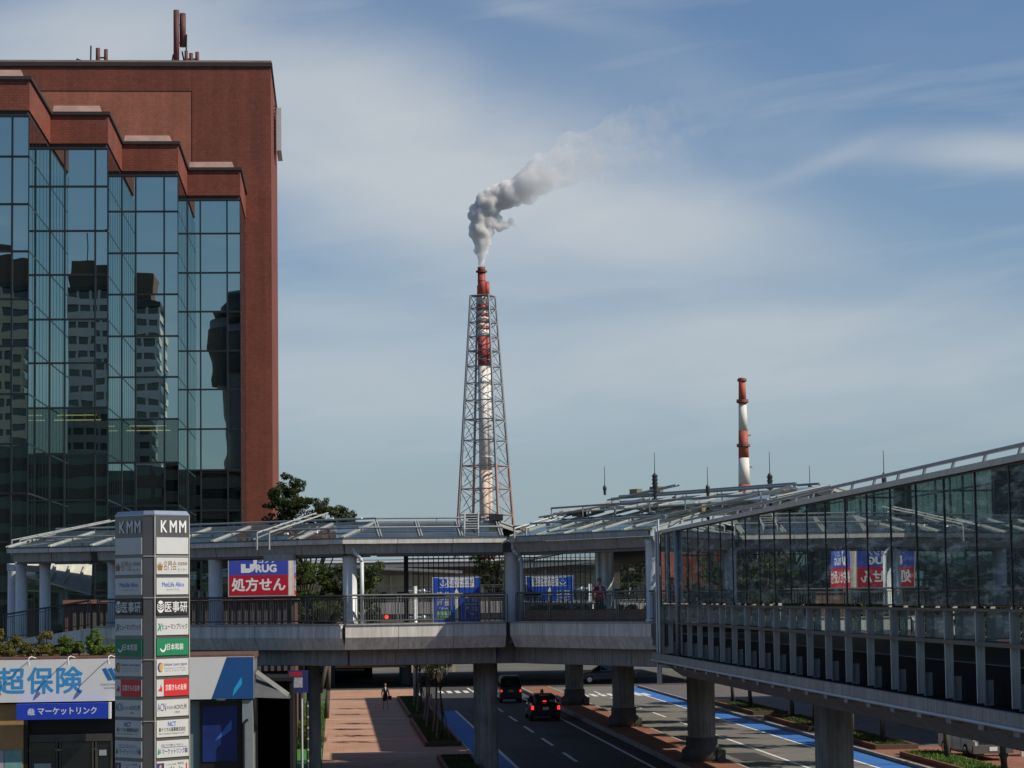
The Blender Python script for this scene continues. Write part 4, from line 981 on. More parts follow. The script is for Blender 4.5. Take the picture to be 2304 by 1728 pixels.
                T('日本とアジアの架けコンサルタント', navy, .24, .33, .86, .08); T('マーケットリンク㈱', navy, .26, .10, 1.02, .17, .01); S([(.08, .10), (.11, .30), (.15, .18), (.18, .30), (.22, .12), (.17, .15), (.14, .10)], teal)
                q = MB(); poly_up(q, o, ux, [(.24, .30), (1.25, .30), (1.25, .312), (.24, .312)], .037, .003); q.build('rule', navy, p)
            elif i == 11:
                T('パンセ', ink, .46, .10, .62, .25); T('珈琲店', grey, .88, .39, .25, .07); T('こだわりの珈琲', grey, .42, .38, .40, .05)
                S([(.06, .05), (.34, .05), (.34, .46), (.06, .46)], M('plate_navy', (.03, .04, .18), .5)); S([(.16, .13), (.21, .13), (.24, .38), (.19, .42), (.15, .36)], gold, .006); S([(1.21, .12), (1.26, .06), (1.26, .42), (1.21, .42)], red)
    faces(pr0 + V((0, 0, 0)), ur, 0); faces(pl0 + V((0, 0, 0)), ul, 1)
pillar()

# ================================================================== SHOP WITH THE WHITE SIGNBOARD
wh_sign = M('sign_white', (.74, .74, .72), .5, var=.03, scale=.6); sky_ink = M('ink_sky', (.05, .30, .62), .5, var=0); royal = M('sign_royal', (.02, .06, .50), .4, var=.05); ink_w = M('ink_white2', (.78, .78, .76), .5, var=0)
navy_p = M('sign_darkblue', (.015, .09, .27), .4, var=.06); cyan_p = M('sign_cyan', (.03, .38, .70), .4, var=.03)
def shop():
    Y = 88.0
    t = thing('insurance_shop', 'single storey shop with planted roof and tan front behind the sign pillar', 'shop', (-9, Y, 0))
    MB().box(-26, -3.05, Y + .75, 94, 0, 4.85).build('wall', M('shop_wall', (.16, .165, .16), .7, var=.15), t)
    MB().box(-26, -3.0, Y + .2, 94.1, 4.86, 5.06).build('parapet', brown_wall, t)
    MB().box(-26, -11.25, Y + .3, Y + .745, 0, 3.4).build('tan_wall', M('shop_tan', (.40, .24, .09), .7, var=.12), t)
    MB().box(-11.24, -11.1, Y + .3, Y + .745, 0, 3.4).build('pilaster', black_m, t)
    MB().box(-11.09, -8.05, Y + .55, Y + .74, 2.3, 3.4).build('transom_panel', black_m, t)
    fr = MB().box(-11.05, -8.1, Y + .38, Y + .5, 2.02, 2.28)
    for x in (-11.05, -10.1, -9.98, -8.82, -8.70, -8.15): fr.box(x, x + .06, Y + .39, Y + .49, 0, 2.01)
    fr.build('door_frame', steel_b, t)
    for x0, x1 in ((-10.98, -10.12), (-9.9, -8.84), (-8.62, -8.17)): MB().box(x0, x1, Y + .43, Y + .45, .05, 2.0).build('door_pane', dark_glass, t)
    nt_ = M('notice', (.34, .40, .40), .6, var=.12, scale=6)
    for x0, x1, z0, z1 in ((-10.88, -10.28, .5, 1.0), (-10.88, -10.28, 1.04, 1.25), (-8.55, -8.2, .5, .95), (-8.56, -8.3, 1.5, 1.7)): MB().box(x0, x1, Y + .405, Y + .425, z0, z1).build('notice', nt_, t)
    for x0, x1, m in ((-13.0, -11.95, M('poster_pink', (.55, .30, .40), .6, col2=(.3, .45, .5), scale=4)), (-11.92, -11.3, M('poster_teal', (.10, .30, .36), .6, col2=(.25, .4, .3), scale=3))): MB().box(x0, x1, Y + .27, Y + .295, 1.05, 1.75).build('poster', m, t)
    # right half: framed blue poster wall
    MB().box(-8.0, -3.42, Y + .55, Y + .745, 0, 3.4).build('side_wall', M('shop_teal', (.17, .24, .24), .7, var=.08), t)
    MB().box(-4.95, -3.45, Y + .45, Y + .548, .9, 3.35).build('poster_frame', black_m, t)
    pp = MB().box(-4.85, -3.6, Y + .42, Y + .448, 1.2, 3.2).build('poster', M('poster_blue', (.015, .035, .16), .35, var=.25, scale=1.2), t)
    q = MB(); poly_up(q, (-4.85, Y + .42, 1.2), (1, 0, 0), [(.45, .75), (.85, 1.25), (1.05, 1.5), (1.05, 1.15), (.8, .95)], .004); q.build('print', M('poster_light', (.06, .16, .52), .4, var=.2), pp)
    MB().box(-3.40, -3.02, Y + .1, Y + .74, 0, 3.42).build('column', M('shop_column', (.24, .28, .29), .6, var=.08), t)
    MB().path([(-3.35, Y + .05, 0), (-3.35, Y + .05, 2.6), (-3.2, Y + .05, 2.72)], .045, 8).build('drain_pipe', black_m, t)
    return t
shop()
def signboard():
    Y = 88.0; t = thing('shop_signboard', 'long white shop signboard with big light blue lettering', 'sign', (-9, Y, 3.45))
    MB().box(-16, -2.98, Y + .02, Y + .18, 3.47, 4.98).build('board', wh_sign, t)
    o = (0, Y + .02, 0)
    for ch, x0, x1 in (('超', -12.62, -11.12), ('保', -11.08, -10.12), ('険', -10.07, -9.17)): pass
    text('lettering', '超', sky_ink, t, (-12.15, Y + .02, 3.78), (1, 0, 0), .96, .92, .005, .022)
    text('lettering', '保', sky_ink, t, (-11.07, Y + .02, 3.78), (1, 0, 0), .90, .92, .005, .022)
    text('lettering', '険', sky_ink, t, (-10.03, Y + .02, 3.78), (1, 0, 0), .90, .92, .005, .022)
    lg = MB()
    for k in range(3): poly_up(lg, o, (1, 0, 0), [(-8.42 + k * .20, 4.62), (-8.28 + k * .20, 4.66), (-8.05 + k * .20, 4.22), (-8.2 + k * .20, 4.2)], .003)
    lg.build('emblem', M('ink_deepblue', (.02, .16, .42), .5, var=0), t)
    text('lettering', 'TOKIO MARINE', M('ink_grey2', (.2, .2, .22), .5, var=0), t, (-8.5, Y + .02, 4.02), (1, 0, 0), .8, .07, .003)
    text('lettering', 'NICHIDO', MATS['ink_grey2'], t, (-8.35, Y + .02, 3.9), (1, 0, 0), .5, .06, .003)
    q = MB(); poly_up(q, o, (1, 0, 0), [(-4.50, 3.48), (-2.985, 3.48), (-2.985, 4.97), (-3.95, 4.97)], .002, .004); q.build('blue_field', navy_p, t)
    q = MB(); poly_up(q, o, (1, 0, 0), [(-3.75, 3.55), (-3.70, 3.82), (-3.42, 4.25), (-3.40, 4.0)], .0075, .003); q.build('cyan_flash', cyan_p, t)
    s2 = thing('blue_shop_sign', 'blue box sign with white lettering under the white signboard', 'sign', (-9.8, Y, 2.9))
    MB().box(-11.42, -8.16, Y - .38, Y - .02, 2.86, 3.42).build('box', royal, s2); MB().box(-8.155, -8.08, Y - .39, Y - .01, 2.85, 3.43).build('end_cap', white_m, s2)
    text('lettering', 'マーケットリンク', ink_w, s2, (-10.66, Y - .38, 3.03), (1, 0, 0), 2.08, .25, .003, .02)
    q = MB(); poly_up(q, (0, Y - .38, 0), (1, 0, 0), disc_pts(-10.9, 3.14, .13, .13), .003, .003); q.build('emblem', M('emblem_pale', (.35, .42, .7), .5, var=0), s2)
    text('lettering', 'AL', ink_w, s2, (-11.02, Y - .38, 3.03), (1, 0, 0), .26, .22, .0075)
    for i, x in enumerate((-10.98, -9.58, -8.15)):
        l_ = thing('sign_lamp', ('gooseneck lamp over the first big blue character', 'gooseneck lamp over the last big blue character', 'gooseneck lamp beside the sign pillar')[i], 'lamp', (x, Y, 5.0), 'gooseneck lamps above the white signboard')
        MB().path([(x + .2, Y + .3, 5.02), (x + .06, Y - .15, 5.10), (x, Y - .42, 5.06), (x, Y - .46, 4.92)], .016, 8).build('arm', white_m, l_)
        MB().lathe([(.03, .12), (.045, .05), (.055, 0)], (x, Y - .46, 4.80), 12).build('lamp_head', steel_l, l_)
signboard()
# planted shop roof
for i, (x, lab) in enumerate(((-15.0, 'yellow green shrub in the roof planter at the picture edge'), (-12.9, 'tall feathery roof shrub below the canopy column'), (-11.2, 'yellowish roof shrub beside the canopy column'), (-9.4, 'dark green roof shrub beside the sign pillar'))):
    tree('roof_shrub', lab, (x, 90.5, 5.06), [(x, 90.3, 5.30, 1.35, .7, .25), (x + .5, 90.3, 5.65, .3, .3, .40), (x - .6, 90.6, 5.6, .25, .3, .3)], 6500, .085, (leaf_yel, leaf_yel, leaf_yel, leaf_bright)[i], 40 + i, .03, 8, 'shrubs in the shop roof planter', 'shrub', 90, .13)
# black recess added as shade under the bridge, service sign, striped pole
sc_ = thing('shade_recess', 'black box added for the dark shade under the footbridge beside the shop', 'passage', (-1.9, 97, 0))
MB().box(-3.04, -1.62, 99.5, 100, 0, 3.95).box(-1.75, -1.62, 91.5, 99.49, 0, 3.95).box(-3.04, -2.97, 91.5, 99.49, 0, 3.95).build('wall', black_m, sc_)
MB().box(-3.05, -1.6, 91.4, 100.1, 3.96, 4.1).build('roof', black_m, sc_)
aw = thing('shop_awning', 'dark folded awning on the end of the shop', 'awning', (-2.6, 88.6, 3.5))
MB().hexa([(-2.97, 88.1, 3.5), (-1.7, 88.6, 3.42), (-1.7, 91, 3.42), (-2.97, 91, 3.5), (-2.97, 88.1, 4.45), (-2.9, 88.6, 4.35), (-2.9, 91, 4.35), (-2.97, 91, 4.45)]).build('cover', M('awning_cloth', (.07, .075, .085), .8, var=.2), aw)
MB().bar((-2.9, 88.3, 4.42), (-1.75, 88.75, 3.55), .05, .16).build('valance', M('awning_edge', (.30, .30, .28), .7), aw)
ns = thing('notice_sign', 'small navy notice sign with a red heading on a pole', 'sign', (-1.45, 93.2, .1))
MB().tube((-1.33, 93.3, 0), (-1.33, 93.3, 3.6), .05, 8).build('pole', steel_l, ns)
MB().box(-1.85, -1.07, 93.14, 93.22, 3.45, 4.3).build('board', M('notice_navy', (.02, .03, .14), .5, var=.1), ns)
q = MB(); flat(q, (-1.85, 93.14, 3.45), (1, 0, 0), .05, .55, .62, .80, .002); q.build('heading', M('notice_red', (.35, .02, .03), .5), ns)
q = MB(); flat(q, (-1.85, 93.14, 3.45), (1, 0, 0), .07, .56, .2, .58, .002); q.build('text_field', M('notice_grey', (.4, .42, .45), .5, var=.3, scale=12), ns)
spole = thing('striped_pole', 'slender grey pole with white rings beside the lawn', 'pole', (-1.1, 94, .1))
MB().tube((-1.12, 94, 0), (-1.12, 94, 3.1), .045, 8).build('pole', steel_b, spole)
for k in range(7): MB().tube((-1.12, 94, .35 + k * .42), (-1.12, 94, .42 + k * .42), .052, 8).build('ring', steel_m, spole)

# ================================================================== DRUG STORE BLOCK WITH SIGNS
dr = thing('drug_store', 'brown flat roofed store block behind the footbridge', 'shop', (-5, 127, 0))
MB().box(-14, -2.12, 126.5, 136, -.8, 6.95).build('wall', brown_wall, dr)
MB().box(-14.1, -2.0, 126.2, 136, 6.96, 7.16).build('parapet', M('parapet_rust', (.26, .12, .085), .7, var=.2), dr)
rs = MB()
for k in range(34): rs.box(-13.6 + k * .34, -13.42 + k * .34, 126.40, 126.49, .4, 6.6)
rs.build('slats', M('slat_brown', (.10, .085, .08), .7), dr, kind='stuff')
def drugsign(label, org, ux, wd, mark):
    t = thing('drug_store_sign', label, 'sign', org); ux = V(ux); o = V(org)
    bl_ = M('drug_blue', (.045, .075, .42), .45, var=.03); rd_ = M('drug_red', (.48, .01, .03), .45, var=.03); fr_ = M('drug_frame', (.62, .56, .52), .5)
    n = ux.cross(V((0, 0, 1)))
    bx2 = MB(); flat(bx2, o, ux, 0, wd, 0, 2.45, -.35, .345); bx2.build('case', fr_, t)
    q = MB(); flat(q, o, ux, .06, wd - .06, .07, 1.12, .0, .006); q.build('red_field', rd_, t)
    q = MB(); flat(q, o, ux, .06, wd - .06, 1.121, 2.38, .0, .006); q.build('blue_field', bl_, t)
    s_ = '処方せん' if mark else '処方せん受付'
    text('lettering', s_, ink_w, t, o + ux * .2 + V((0, 0, .3)), ux, wd - .42, .66, .010, .03)
    text('lettering', 'RUG', ink_w, t, o + ux * (wd * .455) + V((0, 0, 1.28)), ux, wd * .33, .37, .010, .05)
    x0 = wd * .21; q = MB()
    poly_up(q, o, ux, [(x0, 1.24), (x0 + .42, 1.24), (x0 + .62, 1.32), (x0 + .76, 1.5), (x0 + .84, 1.8), (x0 + .84, 2.02), (x0 + .42, 2.02), (x0 + .42, 1.90), (x0 + .64, 1.90), (x0 + .64, 1.70), (x0 + .46, 1.70), (x0 + .46, 1.47), (x0 + .24, 1.47), (x0 + .24, 1.70), (x0, 1.70)], .008); q.build('emblem', ink_w, t)
    text('lettering', 'ヨシノ', ink_w, t, o + ux * (wd * .50) + V((0, 0, 1.74)), ux, wd * .28, .36, .008, .01)
drugsign('blue and red store sign facing the camera on the brown store roof', (-5.58, 126.2, 7.2), (1, 0, 0), 3.18, True)
drugsign('blue and red store sign on the flank facing the glazed walkway', (-2.15, 126.4, 7.2), (0, 1, 0), 5.2, False)

# ================================================================== FERRY DIRECTION SIGN ON ITS GANTRY
def ferry():
    X0, X1, Z0, Z1, Y = 7.25, 10.87, 4.95, 8.56, 181.0
    t = thing('ferry_sign', 'blue ferry terminal direction sign with anchor emblem over the road', 'road sign', (5.95, Y, 0))
    MB().tube((5.95, Y + .3, -.7), (5.95, Y + .3, 7.9), .20, 14, .17).build('post', steel_l, t, smooth=True)
    for z in (7.52, 5.55): MB().tube((5.2, Y + .3, z), (7.6, Y + .3, z), .11, 10).tube((6.5, Y + .3, z), (6.7, Y + .3, z), .2, 10).build('arm', steel_l, t, smooth=True)
    rb = M('sign_blue', (.015, .085, .50), .35, var=.03)
    MB().box(X0, X1, Y, Y + .08, Z0, Z1).build('panel', rb, t)
    bo = MB()
    for a, c, d, e in ((X0, X1, Z1 - .06, Z1 - .02), (X0, X1, Z0 + .02, Z0 + .06), (X0 + .02, X0 + .06, Z0 + .07, Z1 - .07), (X1 - .06, X1 - .02, Z0 + .07, Z1 - .07)): bo.box(a, c, Y - .012, Y - .001, d, e)
    bo.build('border', ink_w, t)
    o = V((X0, Y, Z0)); ux = (1, 0, 0)
    q = MB(); flat(q, o, ux, .48, 3.16, 2.82, 3.52, .0, .008); pl = q.build('plate', wh_sign, t)
    q = MB(); flat(q, o, ux, .54, 1.12, 2.87, 3.47, .009, .006); q.build('emblem_field', rb, pl)
    q = MB()
    poly_up(q, o, ux, [(.80, 2.95), (.86, 2.95), (.86, 3.34), (.80, 3.34)], .016); poly_up(q, o, ux, disc_pts(.83, 3.36, .06, .06, 12), .0165); poly_up(q, o, ux, [(.72, 3.22), (.94, 3.22), (.94, 3.27), (.72, 3.27)], .0165)
    arc = [(.83 + .25 * math.cos(R(a)), 3.16 + .25 * math.sin(R(a))) for a in range(185, 356, 17)] + [(.83 + .19 * math.cos(R(a)), 3.18 + .19 * math.sin(R(a))) for a in range(350, 184, -17)]
    poly_up(q, o, ux, arc, .017); q.build('anchor', ink_w, pl)
    ib = M('ink_signblue', (.03, .08, .3), .5, var=0)
    text('lettering', 'フェリーのりば', ib, pl, o + V((1.18, 0, 3.12)), ux, 1.92, .34, .012, .012); text('lettering', 'Ferry Terminal', ib, pl, o + V((1.32, 0, 2.88)), ux, 1.66, .20, .012, .012)
    q = MB(); poly_up(q, o, ux, [(1.72, .1), (1.92, .1), (1.92, 2.4), (2.0, 2.4), (1.82, 2.76), (1.64, 2.4), (1.72, 2.4)], .004); q.build('arrow', ink_w, t)
    for s, x, z, w_, h in (('若 松', .34, 2.1, .96, .40), ('Wakamatsu', .34, 1.9, .96, .15), ('戸 畑', .34, 1.44, .96, .40), ('Tobata', .46, 1.2, .7, .16), ('下 関', 2.5, 1.72, .86, .36), ('Shimonoseki', 2.4, 1.5, 1.0, .14), ('門 司', 2.5, 1.0, .86, .36), ('Moji', 2.7, .74, .45, .16)):
        text('lettering', s, ink_w, t, o + V((x, 0, z)), ux, w_, h, .006, .012)
    q = MB(); flat(q, o, ux, .28, 1.42, .5, 1.12, .001, .006); gf = q.build('green_field', M('sign_green', (.01, .19, .11), .4), t)
    text('lettering', '都市高速', ink_w, gf, o + V((.34, 0, .74)), ux, 1.0, .30, .009, .01); text('lettering', 'Urban Expwy', ink_w, gf, o + V((.4, 0, .56)), ux, .8, .13, .009)
ferry()

# ================================================================== STAIR END OF THE FOOTBRIDGE (beside the office)
st = thing('stair_landing', 'sloping stair landing with railings beside the office glass', 'stairs', (-13, 114, 0))
A2 = V((-15.6, 114.7))
for j in range(2):
    a = B_.lerp(A2, j / 2); c = B_.lerp(A2, (j + 1) / 2); z0 = 5.84 - .3 * j; z1 = 5.84 - .3 * (j + 1)
    n_ = V((.2, .9))
    m = MB(); m.hexa([(a.x - .02, a.y, z0 - .52), (c.x + .02, c.y, z1 - .52), (c.x + .02, c.y + .12, z1 - .52), (a.x - .02, a.y + .12, z0 - .52), (a.x - .02, a.y, z0), (c.x + .02, c.y, z1), (c.x + .02, c.y + .12, z1), (a.x - .02, a.y + .12, z0)]); m.build('side_panel', panel_m, st)
m = MB(); m.hexa([(-15.6, 114.9, 4.7), (-11.3, 113, 5.3), (-8.4, 117, 5.3), (-14.5, 120, 4.7), (-15.6, 114.9, 5.2), (-11.3, 113, 5.8), (-8.4, 117, 5.8), (-14.5, 120, 5.2)]); m.build('landing', conc_d, st)
MB().box(-11.75, -11.32, 112.9, 114.6, 3.6, 5.75).build('abutment', panel_m, st)
MB().box(-15.5, -11.6, 116, 119, -.8, 4.7).build('support_wall', conc_d, st)
railing(st, [V((-15.5, 114.75, 5.28)), V((-11.4, 112.95, 5.88))], 5.28, 6.5, post=2.0, bal=.10)
for x, y in ((-14.9, 115.8), (-13.7, 115.2), (-15.6, 118.3)): column(st, x, y, 5.0, 8.95, .26)
mem = M('membrane', (.58, .57, .47), .7, var=.1)
s2 = MB(); s2.slab([atY(140, 1320, 117), atY(205, 1338, 116.4), atY(207, 1272, 121), atY(34, 1266, 121), atY(35, 1290, 119)], .08); s2.build('lower_canopy', mem, st)
rb_ = MB()
for k in range(5): rb_.bar(atY(50 + k * 30, 1296 + k * 7, 117.6), atY(60 + k * 34, 1270, 120.6), .12, .16)
rb_.build('canopy_rib', mem, st)
MB().bar(atY(24, 1277, 116), atY(90, 1281, 119), .4, .3).build('gutter', col_white, st)

# ================================================================== PEOPLE
def mesh_of(o):
    dg = bpy.context.evaluated_depsgraph_get(); me = bpy.data.meshes.new_from_object(o.evaluated_get(dg)); return me
def person(label, loc, rz, h, pose, mats, paint, extras):
    """pose: joints -> (x, y, z, rx, ry); facing -y; one continuous skin grown over the skeleton"""
    t = thing('person', label, 'person', loc); t.rotation_euler = (0, 0, rz); s = h / 1.75
    names = list(pose['j']); me = bpy.data.meshes.new('body')
    me.from_pydata([tuple(c * s for c in pose['j'][k][:3]) for k in names], [(names.index(a), names.index(b_)) for a, b_ in pose['e']], [])
    o = bpy.data.objects.new('body', me); COL.objects.link(o)
    o.modifiers.new('skin', 'SKIN')
    sv = me.skin_vertices[0].data
    for i, k in enumerate(names): sv[i].radius = (pose['j'][k][3] * s, pose['j'][k][4] * s); sv[i].use_root = (k == 'pelvis')
    sb_ = o.modifiers.new('sub', 'SUBSURF'); sb_.levels = 1; sb_.render_levels = 1
    bpy.context.view_layer.update(); bm2 = mesh_of(o); bpy.data.objects.remove(o)
    b_ = bpy.data.objects.new('body', bm2); COL.objects.link(b_); b_.parent = t
    bm2.materials.clear()
    for m in mats: bm2.materials.append(m)
    for p in bm2.polygons: c = p.center / s; p.material_index = paint(c); p.use_smooth = True
    extras(t, s); return t
def limb_pose(sway=0.0, stride=0.0, arms=((.26, .03, 1.12), (.24, -.09, .90), (-.26, .03, 1.12), (-.24, -.09, .90)), slim=1.0):
    j = {'pelvis': (0, 0, .95, .155 * slim, .11), 'waist': (0, .0, 1.08, .14 * slim, .10), 'chest': (0, .01, 1.27, .17 * slim, .115), 'neckb': (0, .01, 1.44, .075, .07), 'neck': (0, 0, 1.50, .052, .052), 'jaw': (0, -.015, 1.575, .062, .072), 'head': (0, -.01, 1.655, .074, .088), 'crown': (0, .0, 1.715, .058, .07)}
    e = [('pelvis', 'waist'), ('waist', 'chest'), ('chest', 'neckb'), ('neckb', 'neck'), ('neck', 'jaw'), ('jaw', 'head'), ('head', 'crown')]
    for sg, nm, ar in ((1, 'r', arms[:2]), (-1, 'l', arms[2:])):
        f = stride * sg
        j['sh' + nm] = (.175 * sg * slim, .01, 1.39, .062, .062); j['el' + nm] = (*ar[0], .047, .047); j['wr' + nm] = (*ar[1], .031, .031)
        d = (V(ar[1]) - V(ar[0])).normalized(); pm = V(ar[1]) + d * .06; j['pa' + nm] = (*pm, .036, .02)
        e += [('chest', 'sh' + nm), ('sh' + nm, 'el' + nm), ('el' + nm, 'wr' + nm), ('wr' + nm, 'pa' + nm)]
        for q, (off, ln) in enumerate(((-.028, .075), (-.010, .085), (.010, .080), (.026, .066))):
            a = pm + V((0, off, 0)) + d * .035; c = a + d * ln * .5; g = c + d * ln * .4 + V((-.012 * sg, -.012, 0))
            j['f%s%d' % (nm, q)] = (*a, .0095, .0095); j['g%s%d' % (nm, q)] = (*g, .008, .008); e += [('pa' + nm, 'f%s%d' % (nm, q)), ('f%s%d' % (nm, q), 'g%s%d' % (nm, q))]
        th = V(ar[1]) + d * .03 + V((-.01 * sg, -.045, 0)); j['t' + nm] = (*th, .01, .01); j['u' + nm] = (*(th + d * .045), .009, .009); e += [('wr' + nm, 't' + nm), ('t' + nm, 'u' + nm)]
        j['hi' + nm] = (.095 * sg, 0, .88, .088, .092); j['kn' + nm] = (.10 * sg, -.03 + f * -.16, .49, .058, .06); j['an' + nm] = (.10 * sg, .03 + f * -.24, .09, .04, .042); j['to' + nm] = (.115 * sg, -.13 + f * -.24, .035, .04, .03)
        e += [('pelvis', 'hi' + nm), ('hi' + nm, 'kn' + nm), ('kn' + nm, 'an' + nm), ('an' + nm, 'to' + nm)]
    return {'j': j, 'e': e}
skin = M('skin', (.42, .24, .17), .5, var=.06); red_j = M('jacket_red', (.52, .015, .03), .7, var=.12); blk_c = M('cloth_black', (.018, .018, .022), .8, var=.15); shirt = M('shirt_white', (.62, .64, .68), .7, var=.05)
def head_bits(t, s, hair, long=False):
    hb = MB(); hb.ball((0, .018 * s, 1.672 * s), .098 * s, 2, (.86, 1.02, .92))
    if long: hb.ball((0, .075 * s, 1.60 * s), .06 * s, 2, (1.1, .7, 1.2))
    hb.v = [(x, max(y, -.055 * s) if z > 1.68 * s else max(y, .01 * s), z) for x, y, z in hb.v]
    o = hb.build('hair', hair, None, smooth=True); o.parent = t
    f = MB(); f.hexa([(-.012 * s, -.10 * s, 1.60 * s), (.012 * s, -.10 * s, 1.60 * s), (.01 * s, -.08 * s, 1.60 * s), (-.01 * s, -.08 * s, 1.60 * s), (-.006 * s, -.088 * s, 1.65 * s), (.006 * s, -.088 * s, 1.65 * s), (.006 * s, -.075 * s, 1.65 * s), (-.006 * s, -.075 * s, 1.65 * s)])
    for sg in (-1, 1): f.ball((sg * .082 * s, .005 * s, 1.635 * s), .022 * s, 1, (.5, .8, 1.2))
    o = f.build('nose_and_ears', skin, None); o.parent = t
    f = MB()
    for sg in (-1, 1): f.ball((sg * .03 * s, -.088 * s, 1.652 * s), .010 * s, 1)
    o = f.build('eyes', blk_c, None); o.parent = t
    f = MB(); f.box(-.022 * s, .022 * s, -.094 * s, -.082 * s, 1.560 * s, 1.568 * s); o = f.build('mouth', M('lips', (.30, .09, .08), .5, var=0), None); o.parent = t
def man_extra(t, s):
    head_bits(t, s, M('hair_brown', (.06, .035, .025), .7, var=.2))
    q = MB(); q.add([(-.055 * s, -.112 * s, 1.44 * s), (.055 * s, -.112 * s, 1.44 * s), (0, -.145 * s, 1.17 * s), (-.06 * s, -.06 * s, 1.475 * s), (.06 * s, -.06 * s, 1.475 * s), (0, -.10 * s, 1.17 * s)], [(0, 2, 1), (3, 4, 5), (0, 1, 4, 3), (1, 2, 5, 4), (2, 0, 3, 5)]); o = q.build('shirt', shirt, None); o.parent = t
    q = MB(); q.box(.07 * s, .15 * s, -.145 * s, -.12 * s, 1.30 * s, 1.33 * s); q.box(-.03 * s, .03 * s, -.135 * s, -.12 * s, 1.02 * s, 1.06 * s); o = q.build('badge', white_m, None); o.parent = t
    q = MB(); q.lathe([(.185 * s, .86 * s), (.178 * s, .95 * s), (.150 * s, 1.05 * s)], (0, 0, 0), 20); q.v = [(x, y * .74, z) for x, y, z in q.v]; o = q.build('jacket_hem', red_j, None, smooth=True); o.parent = t
def man_paint(c):
    if c.z > 1.485: return 0
    if abs(c.x) > .16 and c.z < .90: return 0
    if c.z < .10: return 2
    return 1 if c.z > .90 else 2
person('person in a red jacket and dark trousers standing behind the footbridge railing', (11.05, 100.6, 5.9), R(12), 1.83, limb_pose(), [skin, red_j, blk_c], man_paint, man_extra)
def woman_extra(t, s):
    head_bits(t, s, M('hair_black', (.02, .016, .014), .6, var=.2), True)
    q = MB(); q.lathe([(.185 * s, .56 * s), (.19 * s, .75 * s), (.165 * s, .92 * s), (.13 * s, 1.05 * s)], (0, 0, 0), 20); q.v = [(x, y * .78, z) for x, y, z in q.v]; o = q.build('skirt', blk_c, None, smooth=True); o.parent = t
    q = MB(); q.add([(-.04 * s, -.108 * s, 1.44 * s), (.04 * s, -.108 * s, 1.44 * s), (0, -.135 * s, 1.22 * s), (-.05 * s, -.06 * s, 1.47 * s), (.05 * s, -.06 * s, 1.47 * s), (0, -.09 * s, 1.22 * s)], [(0, 2, 1), (3, 4, 5), (0, 1, 4, 3), (1, 2, 5, 4), (2, 0, 3, 5)]); o = q.build('shirt', shirt, None); o.parent = t
def woman_paint(c):
    if c.z > 1.485: return 0
    if c.z < .10: return 2
    if c.z < .72: return 0
    if abs(c.x) > .16 and c.z < .90: return 0
    return 1
person('person in a black skirt suit and white blouse walking along the pavement', (3.05, 151.2, .125), R(15), 1.62, limb_pose(stride=.75, arms=((.24, .05, 1.13), (.20, -.12, 1.0), (-.24, .0, 1.12), (-.22, .06, .90)), slim=.86), [skin, blk_c, blk_c], woman_paint, woman_extra)
hb_ = thing('handbag', 'black handbag carried by the walking person', 'bag', (3.32, 151.05, .85))
MB().cbox((3.33, 151.1, .72), .14, .32, .24, R(15)).build('bag_body', blk_c, hb_); MB().path([(3.33, 150.98, .95), (3.31, 151.05, 1.12), (3.33, 151.2, .95)], .012, 6).build('strap', blk_c, hb_)

# ================================================================== VEHICLES
tail_red = M('tail_lamp', (.5, .01, .01), .3, var=0, emit=(1, .03, .03), estr=1.6); lens_red = M('lens_red', (.35, .01, .015), .25, var=0)
def ringsec(y, w_, z0, z1, r=.10):
    return [(-w_ + r, y, z0), (-w_, y, z0 + r), (-w_, y, z1 - r * 1.2), (-w_ + r * .7, y, z1), (w_ - r * .7, y, z1), (w_, y, z1 - r * 1.2), (w_, y, z0 + r), (w_ - r, y, z0)]
def loft(mb, secs):
    n = len(secs[0]); vs = [p for s_ in secs for p in s_]; fs = [tuple(range(n - 1, -1, -1)), tuple(range((len(secs) - 1) * n, len(secs) * n))]
    for k in range(len(secs) - 1):
        for i in range(n): fs.append((k * n + i, k * n + (i + 1) % n, (k + 1) * n + (i + 1) % n, (k + 1) * n + i))
    return mb.add(vs, fs)
def local_build(mb, name, mat, t, parent=None, smooth=False):
    o = mb.build(name, mat, None, smooth=smooth); o.parent = parent or t; return o
